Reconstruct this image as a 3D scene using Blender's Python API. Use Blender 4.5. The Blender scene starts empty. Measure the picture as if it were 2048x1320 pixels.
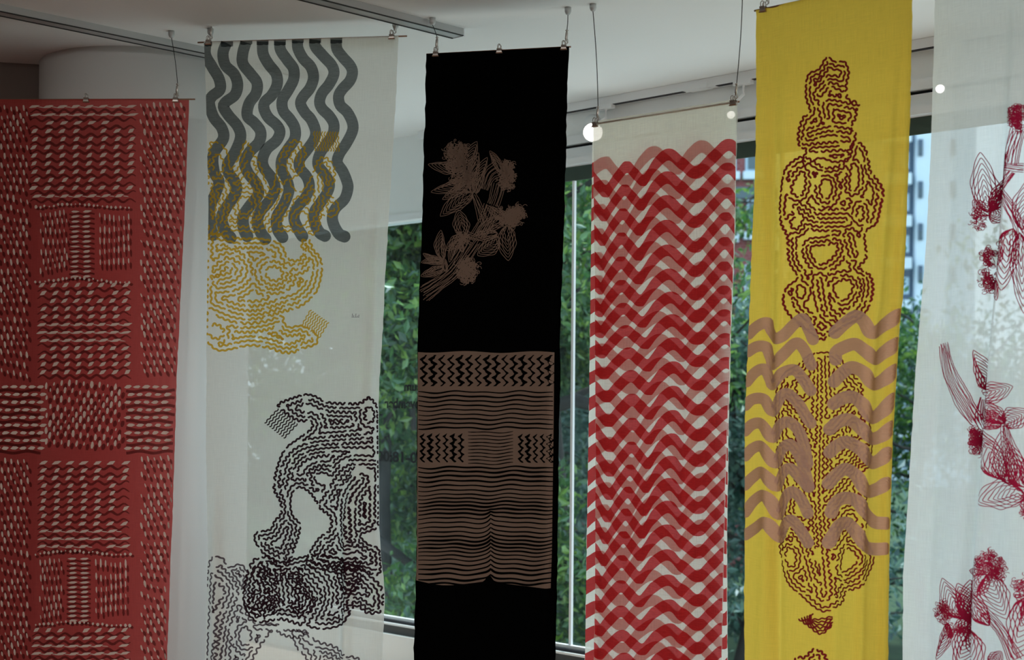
import bpy, bmesh, math, random
import numpy as np
from mathutils import Vector, Matrix, noise as mnoise
random.seed(7)
rng = np.random.default_rng(11)
scene = bpy.context.scene
C = scene.collection

# ------------------------------------------------------------------ camera
F = 2870.0                      # focal length in pixels of the 2048 x 1320 frame
EYE = Vector((0.0, 0.0, 1.6))
HZ = 806.0                      # image row of the horizon
cam_d = bpy.data.cameras.new('camera')
cam = bpy.data.objects.new('camera', cam_d)
C.objects.link(cam)
ROLL = 0.008
cam.location = EYE
cam.rotation_euler = (Matrix.Rotation(math.pi / 2, 3, 'X') @ Matrix.Rotation(ROLL, 3, 'Z')).to_euler()
cam_d.sensor_width = 36.0
cam_d.lens = 36.0 * F / 2048.0
cam_d.shift_y = (HZ - 660.0) / 2048.0
cam_d.clip_end = 400
cam_d.dof.use_dof = True
cam_d.dof.focus_distance = 5.9
cam_d.dof.aperture_fstop = 3.2
scene.camera = cam
CR = cam.rotation_euler.to_matrix()

def ray(px, py):
    return CR @ Vector(((px - 1024.0) / F, -(py - HZ) / F, -1.0))

def pt(px, py, depth):
    r = ray(px, py)
    return EYE + r * (depth / r.y)

# ------------------------------------------------------------------ world, sun, exposure
w = bpy.data.worlds.new('sky')
scene.world = w
w.use_nodes = True
nt = w.node_tree
bg = nt.nodes['Background']
geo = nt.nodes.new('ShaderNodeTexCoord')
sep = nt.nodes.new('ShaderNodeSeparateXYZ')
rmp = nt.nodes.new('ShaderNodeValToRGB')
nt.links.new(geo.outputs['Generated'], sep.inputs[0])
nt.links.new(sep.outputs['Z'], rmp.inputs[0])
rmp.color_ramp.elements[0].position = 0.0
rmp.color_ramp.elements[0].color = (0.82, 0.93, 1.0, 1)
rmp.color_ramp.elements[1].position = 0.8
rmp.color_ramp.elements[1].color = (0.58, 0.78, 1.0, 1)
nt.links.new(rmp.outputs[0], bg.inputs[0])
bg.inputs[1].default_value = 2.5
sun_d = bpy.data.lights.new('sun', 'SUN')
sun_d.energy = 5.0
sun_d.angle = math.radians(6)
sun_d.color = (1.0, 0.95, 0.86)
sun = bpy.data.objects.new('sun', sun_d)
C.objects.link(sun)
sun.location = (8, 16, 20)
sun.rotation_euler = Vector((-0.28, -0.20, -0.94)).to_track_quat('-Z', 'Y').to_euler()
scene.view_settings.view_transform = 'Standard'
scene.view_settings.look = 'None'
scene.view_settings.exposure = 0.04
scene.view_settings.gamma = 1.0
scene.view_settings.use_curve_mapping = False
scene.cycles.transparent_max_bounces = 24
SPOT_W = 110.0
scene.cycles.max_bounces = 10
scene.cycles.diffuse_bounces = 6

# ------------------------------------------------------------------ materials
MATS = {}
def nodes_of(name):
    m = bpy.data.materials.new(name)
    m.use_nodes = True
    n = m.node_tree
    n.nodes.clear()
    out = n.nodes.new('ShaderNodeOutputMaterial')
    MATS[name] = m
    return m, n, out

def lin(r, g, b):
    f = lambda c: ((c / 255 + 0.055) / 1.055) ** 2.4 if c > 10.3 else c / 255 / 12.92
    return (f(r), f(g), f(b), 1)

def paint(name, col, rough=0.6, metal=0.0, var=0.06, scale=3.0, bump=0.0, spec=0.3):
    m, n, out = nodes_of(name)
    b = n.nodes.new('ShaderNodeBsdfPrincipled')
    tc = n.nodes.new('ShaderNodeTexCoord')
    ns = n.nodes.new('ShaderNodeTexNoise')
    ns.inputs['Scale'].default_value = scale
    ns.inputs['Detail'].default_value = 5
    n.links.new(tc.outputs['Object'], ns.inputs['Vector'])
    mx = n.nodes.new('ShaderNodeMix'); mx.data_type = 'RGBA'
    mx.inputs[6].default_value = [c * (1 - var) for c in col[:3]] + [1]
    mx.inputs[7].default_value = [min(1, c * (1 + var)) for c in col[:3]] + [1]
    n.links.new(ns.outputs[0], mx.inputs[0])
    n.links.new(mx.outputs[2], b.inputs['Base Color'])
    b.inputs['Roughness'].default_value = rough
    b.inputs['Metallic'].default_value = metal
    b.inputs['Specular IOR Level'].default_value = spec
    if bump:
        bp = n.nodes.new('ShaderNodeBump'); bp.inputs['Strength'].default_value = bump
        n2 = n.nodes.new('ShaderNodeTexNoise'); n2.inputs['Scale'].default_value = 160
        n.links.new(tc.outputs['Object'], n2.inputs['Vector'])
        n.links.new(n2.outputs[0], bp.inputs['Height'])
        n.links.new(bp.outputs[0], b.inputs['Normal'])
    n.links.new(b.outputs[0], out.inputs[0])
    return m

def cloth(name, col, transp=0.2, transl=0.45, weave=0.10, tcol=None, gloss=0.0):
    """woven cloth: reflects, lets light through, and is open enough between threads to see through"""
    m, n, out = nodes_of(name)
    uv = n.nodes.new('ShaderNodeTexCoord')
    def threads(sx, sy):
        mp = n.nodes.new('ShaderNodeMapping'); mp.inputs['Scale'].default_value = (sx, sy, 1)
        n.links.new(uv.outputs['UV'], mp.inputs[0])
        t = n.nodes.new('ShaderNodeTexNoise'); t.inputs['Scale'].default_value = 1.0; t.inputs['Detail'].default_value = 4
        n.links.new(mp.outputs[0], t.inputs['Vector'])
        return t
    t1, t2 = threads(18, 500), threads(420, 14)
    ad = n.nodes.new('ShaderNodeMath'); ad.operation = 'ADD'
    n.links.new(t1.outputs[0], ad.inputs[0]); n.links.new(t2.outputs[0], ad.inputs[1])
    mr = n.nodes.new('ShaderNodeMapRange')
    mr.inputs[1].default_value = 0.6; mr.inputs[2].default_value = 1.4
    mr.inputs[3].default_value = 1 - weave; mr.inputs[4].default_value = 1 + weave
    n.links.new(ad.outputs[0], mr.inputs[0])
    vm = n.nodes.new('ShaderNodeVectorMath'); vm.operation = 'SCALE'
    vm.inputs[0].default_value = col[:3]
    n.links.new(mr.outputs[0], vm.inputs['Scale'])
    df = n.nodes.new('ShaderNodeBsdfDiffuse'); tl = n.nodes.new('ShaderNodeBsdfTranslucent'); tr = n.nodes.new('ShaderNodeBsdfTransparent')
    n.links.new(vm.outputs[0], df.inputs[0]); n.links.new(vm.outputs[0], tl.inputs[0])
    if tcol: tr.inputs[0].default_value = tcol
    m1 = n.nodes.new('ShaderNodeMixShader'); m1.inputs[0].default_value = transl
    n.links.new(df.outputs[0], m1.inputs[1]); n.links.new(tl.outputs[0], m1.inputs[2])
    body = m1
    if gloss:
        gl = n.nodes.new('ShaderNodeBsdfGlossy'); gl.inputs['Roughness'].default_value = 0.45
        mg = n.nodes.new('ShaderNodeMixShader'); mg.inputs[0].default_value = gloss
        n.links.new(m1.outputs[0], mg.inputs[1]); n.links.new(gl.outputs[0], mg.inputs[2]); body = mg
    m2 = n.nodes.new('ShaderNodeMixShader')
    th = n.nodes.new('ShaderNodeMath'); th.operation = 'DIVIDE'; th.inputs[0].default_value = transp
    n.links.new(mr.outputs[0], th.inputs[1])
    n.links.new(th.outputs[0], m2.inputs[0])
    n.links.new(body.outputs[0], m2.inputs[1]); n.links.new(tr.outputs[0], m2.inputs[2])
    n.links.new(m2.outputs[0], out.inputs[0])
    bp = n.nodes.new('ShaderNodeBump'); bp.inputs['Strength'].default_value = 0.12; bp.inputs['Distance'].default_value = 0.002
    n.links.new(ad.outputs[0], bp.inputs['Height'])
    n.links.new(bp.outputs[0], df.inputs['Normal']); n.links.new(bp.outputs[0], tl.inputs['Normal'])
    return m

def ink(name, col, dye=None, transp=0.0):
    """printing ink: a diffuse film that also filters the light of the cloth under it"""
    m, n, out = nodes_of(name)
    tc = n.nodes.new('ShaderNodeTexCoord')
    mp = n.nodes.new('ShaderNodeMapping'); mp.inputs['Scale'].default_value = (40, 40, 700)
    n.links.new(tc.outputs['Object'], mp.inputs[0])
    ns = n.nodes.new('ShaderNodeTexNoise'); ns.inputs['Scale'].default_value = 1; ns.inputs['Detail'].default_value = 3
    n.links.new(mp.outputs[0], ns.inputs['Vector'])
    df = n.nodes.new('ShaderNodeBsdfDiffuse')
    df.inputs[0].default_value = col
    if transp <= 0:
        n.links.new(df.outputs[0], out.inputs[0]); return m
    tr = n.nodes.new('ShaderNodeBsdfTransparent'); tr.inputs[0].default_value = dye or (1, 1, 1, 1)
    mr = n.nodes.new('ShaderNodeMapRange')
    mr.inputs[1].default_value = 0.3; mr.inputs[2].default_value = 0.7
    mr.inputs[3].default_value = transp * 0.8; mr.inputs[4].default_value = min(1, transp * 1.2)
    n.links.new(ns.outputs[0], mr.inputs[0])
    mx = n.nodes.new('ShaderNodeMixShader')
    n.links.new(mr.outputs[0], mx.inputs[0])
    n.links.new(df.outputs[0], mx.inputs[1]); n.links.new(tr.outputs[0], mx.inputs[2])
    n.links.new(mx.outputs[0], out.inputs[0])
    return m

def glow(name, col, strength):
    m, n, out = nodes_of(name)
    e = n.nodes.new('ShaderNodeEmission'); e.inputs[0].default_value = col; e.inputs[1].default_value = strength
    n.links.new(e.outputs[0], out.inputs[0])
    return m

def glass(name, tint, refl=0.05):
    m, n, out = nodes_of(name)
    tr = n.nodes.new('ShaderNodeBsdfTransparent'); tr.inputs[0].default_value = tint
    gl = n.nodes.new('ShaderNodeBsdfGlossy'); gl.inputs['Roughness'].default_value = 0.02
    lw = n.nodes.new('ShaderNodeLayerWeight'); lw.inputs[0].default_value = 0.12
    mr = n.nodes.new('ShaderNodeMapRange'); mr.inputs[3].default_value = refl * 0.4; mr.inputs[4].default_value = refl * 6
    n.links.new(lw.outputs['Facing'], mr.inputs[0])
    mx = n.nodes.new('ShaderNodeMixShader')
    n.links.new(mr.outputs[0], mx.inputs[0]); n.links.new(tr.outputs[0], mx.inputs[1]); n.links.new(gl.outputs[0], mx.inputs[2])
    n.links.new(mx.outputs[0], out.inputs[0])
    return m

def leafmat(name, c1, c2, c3):
    m, n, out = nodes_of(name)
    g = n.nodes.new('ShaderNodeNewGeometry')
    r = n.nodes.new('ShaderNodeValToRGB')
    r.color_ramp.elements[0].color = c1; r.color_ramp.elements[1].color = c3
    e = r.color_ramp.elements.new(0.55); e.color = c2
    n.links.new(g.outputs['Random Per Island'], r.inputs[0])
    df = n.nodes.new('ShaderNodeBsdfDiffuse'); tl = n.nodes.new('ShaderNodeBsdfTranslucent')
    n.links.new(r.outputs[0], df.inputs[0]); n.links.new(r.outputs[0], tl.inputs[0])
    gl = n.nodes.new('ShaderNodeBsdfGlossy'); gl.inputs['Roughness'].default_value = 0.4
    gl.inputs[0].default_value = (0.8, 0.9, 1, 1)
    mx = n.nodes.new('ShaderNodeMixShader'); mx.inputs[0].default_value = 0.4
    n.links.new(df.outputs[0], mx.inputs[1]); n.links.new(tl.outputs[0], mx.inputs[2])
    m2 = n.nodes.new('ShaderNodeMixShader'); m2.inputs[0].default_value = 0.06
    n.links.new(mx.outputs[0], m2.inputs[1]); n.links.new(gl.outputs[0], m2.inputs[2])
    n.links.new(m2.outputs[0], out.inputs[0])
    return m

def brickmat(name):
    m, n, out = nodes_of(name)
    tc = n.nodes.new('ShaderNodeTexCoord')
    mp = n.nodes.new('ShaderNodeMapping'); mp.inputs['Rotation'].default_value = (math.pi / 2, 0, 0)
    n.links.new(tc.outputs['Object'], mp.inputs[0])
    b = n.nodes.new('ShaderNodeTexBrick')
    b.inputs['Color1'].default_value = (0.30, 0.085, 0.085, 1); b.inputs['Color2'].default_value = (0.23, 0.06, 0.06, 1)
    b.inputs['Mortar'].default_value = (0.30, 0.2, 0.2, 1); b.inputs['Scale'].default_value = 4
    n.links.new(mp.outputs[0], b.inputs['Vector'])
    d = n.nodes.new('ShaderNodeBsdfDiffuse')
    n.links.new(b.outputs[0], d.inputs[0]); n.links.new(d.outputs[0], out.inputs[0])
    return m

M_ceil = paint('ceiling_paint', (0.80, 0.80, 0.79), 0.8, var=0.015, scale=1.5)
M_wall = paint('wall_paint', (0.80, 0.81, 0.80), 0.7, var=0.02, scale=2)
M_warm = paint('warm_wall_paint', (0.52, 0.41, 0.35), 0.8, var=0.05)
M_dim = paint('dark_wall_paint', (0.15, 0.12, 0.105), 0.8, var=0.05)
M_floor = paint('floor_wood', (0.55, 0.41, 0.33), 0.45, var=0.1, scale=4)
M_white = paint('white_metal', (0.78, 0.79, 0.80), 0.4, var=0.02)
M_grey = paint('grey_aluminium', (0.46, 0.47, 0.47), 0.35, metal=0.3, var=0.04)
M_dark = paint('dark_gap', (0.02, 0.02, 0.025), 0.7)
M_frame = paint('dark_window_frame', (0.045, 0.045, 0.045), 0.45, var=0.1)
M_blind = paint('green_blind', (0.05, 0.075, 0.06), 0.8, var=0.06)
M_steel = paint('steel', (0.50, 0.46, 0.43), 0.28, metal=0.9, var=0.1, scale=30)
M_wire = paint('wire', (0.045, 0.045, 0.045), 0.5, metal=0.4)
M_rod = paint('wooden_rod', (0.24, 0.12, 0.07), 0.5, var=0.2, scale=20)
M_glass = glass('window_glass', (0.86, 0.93, 0.94, 1), 0.022)
M_letter = paint('black_vinyl', (0.004, 0.004, 0.004), 0.6)
M_bulb = glow('spot_bulb', (1.0, 0.95, 0.88, 1), 7)

# ------------------------------------------------------------------ object helpers
def tag(o, label=None, cat=None, group=None, kind=None):
    if label: o['label'] = label
    if cat: o['category'] = cat
    if group: o['group'] = group
    if kind: o['kind'] = kind
    return o

def empty(name, loc=(0, 0, 0)):
    o = bpy.data.objects.new(name, None)
    o.empty_display_size = 0.05
    C.objects.link(o); o.location = loc
    return o

def obj(name, verts, faces, mat, parent=None, smooth=False):
    me = bpy.data.meshes.new(name)
    me.from_pydata([tuple(v) for v in verts], [], faces)
    me.materials.append(mat)
    if smooth: me.shade_smooth()
    o = bpy.data.objects.new(name, me)
    C.objects.link(o)
    if parent:
        o.parent = parent
        o.matrix_parent_inverse = Matrix.Translation(parent.location).inverted()
    return o

class MB:
    def __init__(s): s.v = []; s.f = []
    def add(s, verts, faces):
        b = len(s.v); s.v += [Vector(v) for v in verts]; s.f += [tuple(i + b for i in f) for f in faces]
    def box(s, c, ex, ey, ez, hx, hy, hz):
        c = Vector(c); ex, ey, ez = Vector(ex), Vector(ey), Vector(ez)
        vs = [c + ex * hx * i + ey * hy * j + ez * hz * k for k in (-1, 1) for j in (-1, 1) for i in (-1, 1)]
        s.add(vs, [(0, 2, 3, 1), (4, 5, 7, 6), (0, 1, 5, 4), (2, 6, 7, 3), (0, 4, 6, 2), (1, 3, 7, 5)])
    def abox(s, lo, hi):
        lo, hi = Vector(lo), Vector(hi); c = (lo + hi) / 2; h = (hi - lo) / 2
        s.box(c, (1, 0, 0), (0, 1, 0), (0, 0, 1), h.x, h.y, h.z)
    def tube(s, pts, rad, n=8, cap=True):
        pts = [Vector(p) for p in pts]
        if not hasattr(rad, '__len__'): rad = [rad] * len(pts)
        rings = []
        up = Vector((0.3, 0.2, 1)).normalized()
        for i, p in enumerate(pts):
            t = (pts[min(i + 1, len(pts) - 1)] - pts[max(i - 1, 0)]).normalized()
            a = t.cross(up)
            if a.length < 1e-3: a = t.cross(Vector((1, 0, 0)))
            a.normalize(); b = t.cross(a)
            rings.append([p + (a * math.cos(2 * math.pi * k / n) + b * math.sin(2 * math.pi * k / n)) * rad[i] for k in range(n)])
        vs = [v for r in rings for v in r]; fs = []
        for i in range(len(rings) - 1):
            for k in range(n):
                fs.append((i * n + k, i * n + (k + 1) % n, (i + 1) * n + (k + 1) % n, (i + 1) * n + k))
        if cap:
            fs.append(tuple(reversed(range(n)))); fs.append(tuple((len(rings) - 1) * n + k for k in range(n)))
        s.add(vs, fs)
    def build(s, name, mat, parent=None, smooth=False):
        return obj(name, s.v, s.f, mat, parent, smooth)

def struct(o):
    o['kind'] = 'structure'; return o

# ------------------------------------------------------------------ the room
CEIL = 3.2
E = Vector((0.723, -0.691, 0)).normalized()      # along the window wall, towards the right
N = Vector((-E.y, E.x, 0)); N = -N if N.y > 0 else N   # into the room
P0 = Vector((0.338, 7.7, 0))
UP = Vector((0, 0, 1))
def wp(s, z, off=0.0): return P0 + E * s + N * off + UP * z
def wall_s(px):            # position along the window wall seen at image column px
    r = ray(px, HZ); r = Vector((r.x, r.y)); e = Vector((E.x, E.y)); p = Vector((P0.x, P0.y))
    k = (p.x * e.y - p.y * e.x) / (r.x * e.y - r.y * e.x)
    q = r * k
    return (q - p).dot(e)
S0, S1 = -3.15, 15.0
ZB = 1.6 - 1.40           # underside of window frame
ZS = 1.6 - 1.32           # top of window frame sill
Z_SLOT = 1.6 + 1.395

m = MB(); m.abox((-9, -6, -0.2), (14, 12, 0.0))
# floor and ceiling polygons end at the window wall
def slab(name, z0, z1, mat):
    a, b = wp(S0 - 0.6, 0, -0.15), wp(S1, 0, -0.15)
    poly = [a, b, Vector((b.x, -5, 0)), Vector((-6.2, -5, 0)), Vector((-6.2, 7.6, 0)), Vector((-2.3, 10.4, 0))]
    n = len(poly)
    vs = [Vector((p.x, p.y, z0)) for p in poly] + [Vector((p.x, p.y, z1)) for p in poly]
    fs = [tuple(range(n)), tuple(reversed(range(n, 2 * n)))] + [(i, i + n, (i + 1) % n + n, (i + 1) % n) for i in range(n)]
    return struct(obj(name, vs, fs, mat))
slab('floor', -0.2, 0.0, M_floor)
slab('ceiling', CEIL, CEIL + 0.25, M_ceil)
m = MB(); m.abox((-6.2, -5.15, 0), (14, -5.0, CEIL)); struct(m.build('wall_back', M_warm))
m = MB(); m.abox((-6.35, -5.15, 0), (-6.2, 7.6, CEIL)); struct(m.build('wall_side', M_warm))
CC = Vector((-1.79, 6.98, 0))
def wall_between(name, a, b, th, mat, z0=0, z1=CEIL):
    a, b = Vector(a), Vector(b); e = (b - a).normalized(); n = Vector((-e.y, e.x, 0))
    mm = MB(); mm.box((a + b) / 2 + UP * (z0 + z1) / 2, e, n, UP, (b - a).length / 2, th / 2, (z1 - z0) / 2)
    return struct(mm.build(name, mat))
wall_between('wall_left', (-6.3, 6.02, 0), (CC.x - 0.2, CC.y + 0.02, 0), 0.15, M_dim)
wall_between('wall_alcove', (CC.x - 0.05, CC.y + 0.3, 0), wp(S0, 0, 0.05), 0.15, M_wall)
# round column
m = MB(); m.tube([CC, CC + UP * CEIL], 0.497, 64, cap=True)
col = struct(m.build('round_column', M_wall, smooth=False))
for p in col.data.polygons: p.use_smooth = len(p.vertices) == 4

# parapet below and header above the windows
def wbox(s0, s1, z0, z1, o0, o1):
    mm = MB(); mm.box(wp((s0 + s1) / 2, (z0 + z1) / 2, (o0 + o1) / 2), E, N, UP, (s1 - s0) / 2, abs(o1 - o0) / 2, (z1 - z0) / 2); return mm
SP = wall_s(905)
struct(wbox(S0, S1, 0, ZB, -0.12, 0.05).build('wall_parapet', M_wall))
struct(wbox(S0, SP, 1.6 + 1.11, CEIL, -0.15, 0.0).build('wall_header_left', M_wall))
struct(wbox(S0, SP, 1.6 + 1.095, 1.6 + 1.135, -0.13, 0.012).build('trim_1', M_white))
struct(wbox(SP, S1, Z_SLOT, CEIL, -0.15, 0.0).build('wall_header_right', M_wall))
struct(wbox(SP, S1, Z_SLOT - 0.005, Z_SLOT + 0.04, 0.0, 0.022).build('trim_2', M_white))
struct(wbox(SP, S1, Z_SLOT - 0.03, Z_SLOT - 0.005, -0.15, -0.03).build('trim_3', M_dark))
struct(wbox(SP, S1, 1.6 + 1.28, Z_SLOT - 0.02, -0.13, 0.0).build('trim_4', M_white))
struct(wbox(SP, S1, 1.6 + 1.28, 1.6 + 1.315, -0.0, 0.03).build('trim_5', M_white))

# windows: bays between mullions
bounds = [S0, SP, wall_s(1135)]
while bounds[-1] + 1.32 < S1: bounds.append(bounds[-1] + 1.32)
LETTER_WIN = None
for i in range(len(bounds) - 1):
    a, b = bounds[i], bounds[i + 1]
    top = 1.6 + (1.12 if i == 0 else 1.29)
    root = struct(empty('window_%d' % (i + 1), wp((a + b) / 2, ZS)))
    mm = wbox(a, b, ZS, top, -0.062, -0.05); mm.build('pane', M_glass, root)
    wbox(a, b, ZB, ZS - 0.025, -0.09, 0.02).build('sill_frame', M_frame, root)
    wbox(a, b, ZS - 0.03, ZS - 0.018, 0.0, 0.021).build('sill_edge', M_white, root)
    wbox(a, b, ZS - 0.018, ZS - 0.002, -0.045, 0.0).build('glazing_groove', M_dark, root)
    wbox(a, b, ZS - 0.005, ZS + 0.014, -0.05, -0.02).build('glazing_bead', M_white, root)
    if i >= 1:
        wbox(a, b, 1.6 + 1.205, 1.6 + 1.285, -0.045, -0.03).build('blind', M_blind, root)
    if i == 0:
        LETTER_WIN = root
        wbox(b - 0.09, b + 0.09, ZB, CEIL - 0.01, -0.1, 0.03).build('post', M_white, root)
    else:
        wbox(b - 0.008, b + 0.008, ZS, top, -0.05, -0.034).build('mullion', M_white, root)
        if i == 1:
            wbox(a + 0.09, a + 0.10, ZS, top, -0.05, -0.034).build('mullion', M_white, root)

# mirrored lettering on the left pane (it reads from outside)
def lettering(txt, px_left, px_right, py_base, h_px):
    cu = bpy.data.curves.new('lettering', 'FONT'); cu.body = txt; cu.extrude = 0.0004; cu.offset = 0.03
    to = bpy.data.objects.new('tmp', cu); C.objects.link(to)
    dg = bpy.context.evaluated_depsgraph_get(); dg.update()
    me = bpy.data.meshes.new_from_object(to.evaluated_get(dg))
    bpy.data.objects.remove(to)
    xs = [v.co.x for v in me.vertices]; ys = [v.co.y for v in me.vertices]
    x0, x1 = min(xs), max(xs); yh = max(ys)
    sL, sR = wall_s(px_left), wall_s(px_right)
    d = (wp((sL + sR) / 2, 0)).y
    z = pt((px_left + px_right) / 2, py_base, d).z
    hh = h_px / F * d
    for v in me.vertices:
        t = (v.co.x - x0) / (x1 - x0)
        v.co = wp(sR + (sL - sR) * t, z + v.co.y / yh * hh, -0.0485 + v.co.z)
    me.materials.clear(); me.materials.append(M_letter)
    o = bpy.data.objects.new('lettering', me); C.objects.link(o)
    o.parent = LETTER_WIN; o.matrix_parent_inverse = Matrix.Translation(LETTER_WIN.location).inverted()
    o['label'] = 'black mirrored lettering stuck on the window pane'
lettering('Museum', 796, 866, 781, 18)
lettering('November', 757, 844, 816, 20)
lettering('11:00-18:00', 742, 866, 925, 21)

# ------------------------------------------------------------------ ceiling rails, track and spots
def ceil_pt(px, py, z=CEIL):
    r = ray(px, py); return EYE + r * ((z - EYE.z) / r.z)
def rail(name, a, b, wdt, h, mat, label):
    root = empty(name, (a + b) / 2)
    e = (b - a).normalized(); n = Vector((-e.y, e.x, 0)); L = (b - a).length
    mm = MB(); mm.box((a + b) / 2 - UP * h / 2, e, n, UP, L / 2, wdt / 2, h / 2); mm.build('rail_body', mat, root)
    for sgn in (-1, 1):
        mm = MB(); mm.box((a + b) / 2 + n * sgn * (wdt / 2 - 0.002) - UP * (h + 0.001), e, n, UP, L / 2 - 0.004, 0.0035, 0.002); mm.build('rail_lip', M_wire, root)
        mm = MB(); mm.box(((a if sgn < 0 else b) + e * sgn * 0.002) - UP * h / 2, e, n, UP, 0.004, wdt / 2 + 0.001, h / 2 + 0.0025); mm.build('end_cap', M_white, root)
    return tag(root, label, 'ceiling rail', 'ceiling rails')
DR = Vector((0.708, 0.706, 0)).normalized()
a1 = ceil_pt(640, 146); rail('ceiling_rail', a1 - DR * 2.3, a1, 0.07, 0.03, M_grey, 'long grey ceiling rail running over the red dashed banner')
a2 = ceil_pt(917, 60); rail('ceiling_rail', a2 - DR * 2.6, a2, 0.07, 0.03, M_grey, 'grey ceiling rail ending above the black banner')

sT0, sT1 = wall_s(848), S1 - 0.5
tr = empty('lighting_track', wp((sT0 + sT1) / 2, CEIL))
mm = MB(); mm.box(wp((sT0 + sT1) / 2, CEIL - 0.022, 0.045), E, N, UP, (sT1 - sT0) / 2, 0.022, 0.021); mm.build('track_body', M_white, tr)
k = sT0 + 0.12
while k < sT1 - 1.0:
    mm = MB(); mm.box(wp(k + 0.42, CEIL - 0.0435, 0.05), E, N, UP, 0.40, 0.014, 0.002); mm.build('track_slot', M_dark, tr)
    mm = MB(); mm.box(wp(k + 0.91, CEIL - 0.03, 0.045), E, N, UP, 0.06, 0.026, 0.016); mm.build('track_joint', M_white, tr)
    k += 1.0
tag(tr, 'white lighting track along the top of the window wall', 'lighting track')

def spot(px, py, label, rad=.019):
    s = wall_s(px)
    top = wp(s, CEIL - 0.04, 0.045)
    bulb = None
    # bulb sits 13 cm out from the wall
    r = ray(px, py); nn = Vector((N.x, N.y)); p = P0 + N * 0.16
    kk = (p.x * N.x + p.y * N.y) / (r.x * N.x + r.y * N.y)
    b = EYE + r * kk
    top = Vector((b.x, b.y, CEIL - 0.04)) - N * 0.10
    root = empty('track_spotlight', b)
    d = (Vector((b.x * 0.55, b.y * 0.55, 0.9)) - b).normalized()
    mm = MB(); mm.box(top - UP * 0.012, E, N, UP, 0.05, 0.016, 0.012); mm.build('track_adapter', M_white, root)
    mm = MB(); mm.tube([top - UP * 0.02, top - UP * 0.07, b - d * 0.09], 0.008, 8); mm.build('arm', M_white, root)
    mm = MB(); mm.tube([b - d * 0.15, b - d * 0.145, b - d * 0.03, b - d * 0.004], [rad * .6, rad * .9, rad, rad + .006], 20); mm.build('lamp_head', M_white, root, True)
    mm = MB(); mm.tube([b - d * 0.003, b + d * 0.004], [rad, rad * .92], 20); mm.build('bulb', M_bulb, root)
    ld = bpy.data.lights.new('spot_light', 'SPOT'); ld.energy = 5; ld.spot_size = math.radians(75); ld.spot_blend = 0.6
    ld.color = (1.0, 0.93, 0.85); ld.shadow_soft_size = 0.03
    lo = bpy.data.objects.new('spot_light', ld); C.objects.link(lo)
    lo.location = b + d * 0.02; lo.rotation_euler = d.to_track_quat('-Z', 'Y').to_euler()
    lo.parent = root; lo.matrix_parent_inverse = Matrix.Translation(root.location).inverted()
    tag(root, label, 'spotlight', 'track spotlights')
spot(1186, 265, 'lit white track spotlight at the top left corner of the red wave banner', .05)
spot(1462, 230, 'lit white track spotlight shining through the top right of the red wave banner')
spot(1880, 178, 'lit white track spotlight glowing through the white floral banner')

# added fill spotlights on an added rail behind the camera, brightening the banner fronts
def fill_spot(base, aim, watts, label, col=(1.0, 0.95, 0.90)):
    base, aim = Vector(base), Vector(aim)
    root = empty('added_fill_spotlight', base)
    b = base - UP * .16; d = (aim - b).normalized()
    mm = MB(); mm.box(base - UP * .045, (1, 0, 0), (0, 1, 0), UP, .05, .016, .012); mm.build('track_adapter', M_white, root)
    mm = MB(); mm.tube([base - UP * .05, base - UP * .1, b - d * .05], .008, 8); mm.build('arm', M_white, root)
    mm = MB(); mm.tube([b - d * .12, b - d * .115, b, b + d * .02], [.03, .05, .055, .06], 20); mm.build('lamp_head', M_white, root, True)
    mm = MB(); mm.tube([b + d * .021, b + d * .024], [.05, .048], 20); mm.build('bulb', M_bulb, root)
    ld = bpy.data.lights.new('spot_light', 'SPOT'); ld.energy = watts; ld.spot_size = math.radians(70); ld.spot_blend = 1.0
    ld.color = col; ld.shadow_soft_size = 0.12
    lo = bpy.data.objects.new('spot_light', ld); C.objects.link(lo)
    lo.location = b + d * .05; lo.rotation_euler = d.to_track_quat('-Z', 'Y').to_euler()
    lo.parent = root; lo.matrix_parent_inverse = Matrix.Translation(root.location).inverted()
    tag(root, label, 'spotlight', 'added fill spotlights')
ra, rb_ = Vector((-2.6, 0.4, CEIL)), Vector((3.6, -0.6, CEIL))
rail('ceiling_rail', ra, rb_, 0.05, 0.03, M_grey, 'added grey ceiling rail behind the camera carrying the fill spotlights')
for t_, ax, az, pw, lb in ((.06, -1.9, .9, .8, 'added fill spotlight aimed at the red dashed banner'), (.30, -0.9, .5, .9, 'added fill spotlight aimed at the white grey-wave banner'), (.50, 0.1, .5, .9, 'added fill spotlight aimed at the black banner'),
                           (.66, .7, 0.0, .9, 'added fill spotlight aimed at the red wave banner'), (.82, 1.5, -.5, 1.35, 'added fill spotlight aimed at the yellow banner'), (.96, 2.4, -.3, 1.2, 'added fill spotlight aimed at the white floral banner')):
    fill_spot(ra.lerp(rb_, t_), (ax, 5.9 - abs(ax) * .2, az), SPOT_W * pw, lb)

# ------------------------------------------------------------------ banners: surfaces
def interp(poly, y):
    if y <= poly[0][1]:
        (x0, y0), (x1, y1) = poly[0], poly[1]
        return x0 + (x1 - x0) * (y - y0) / (y1 - y0) * 0.0 + 0.0 if False else x0
    for (x0, y0), (x1, y1) in zip(poly, poly[1:]):
        if y <= y1: return x0 + (x1 - x0) * (y - y0) / (y1 - y0)
    return poly[-1][0]

def sm(a, b, x):
    t = max(0.0, min(1.0, (x - a) / (b - a))); return t * t * (3 - 2 * t)

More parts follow.
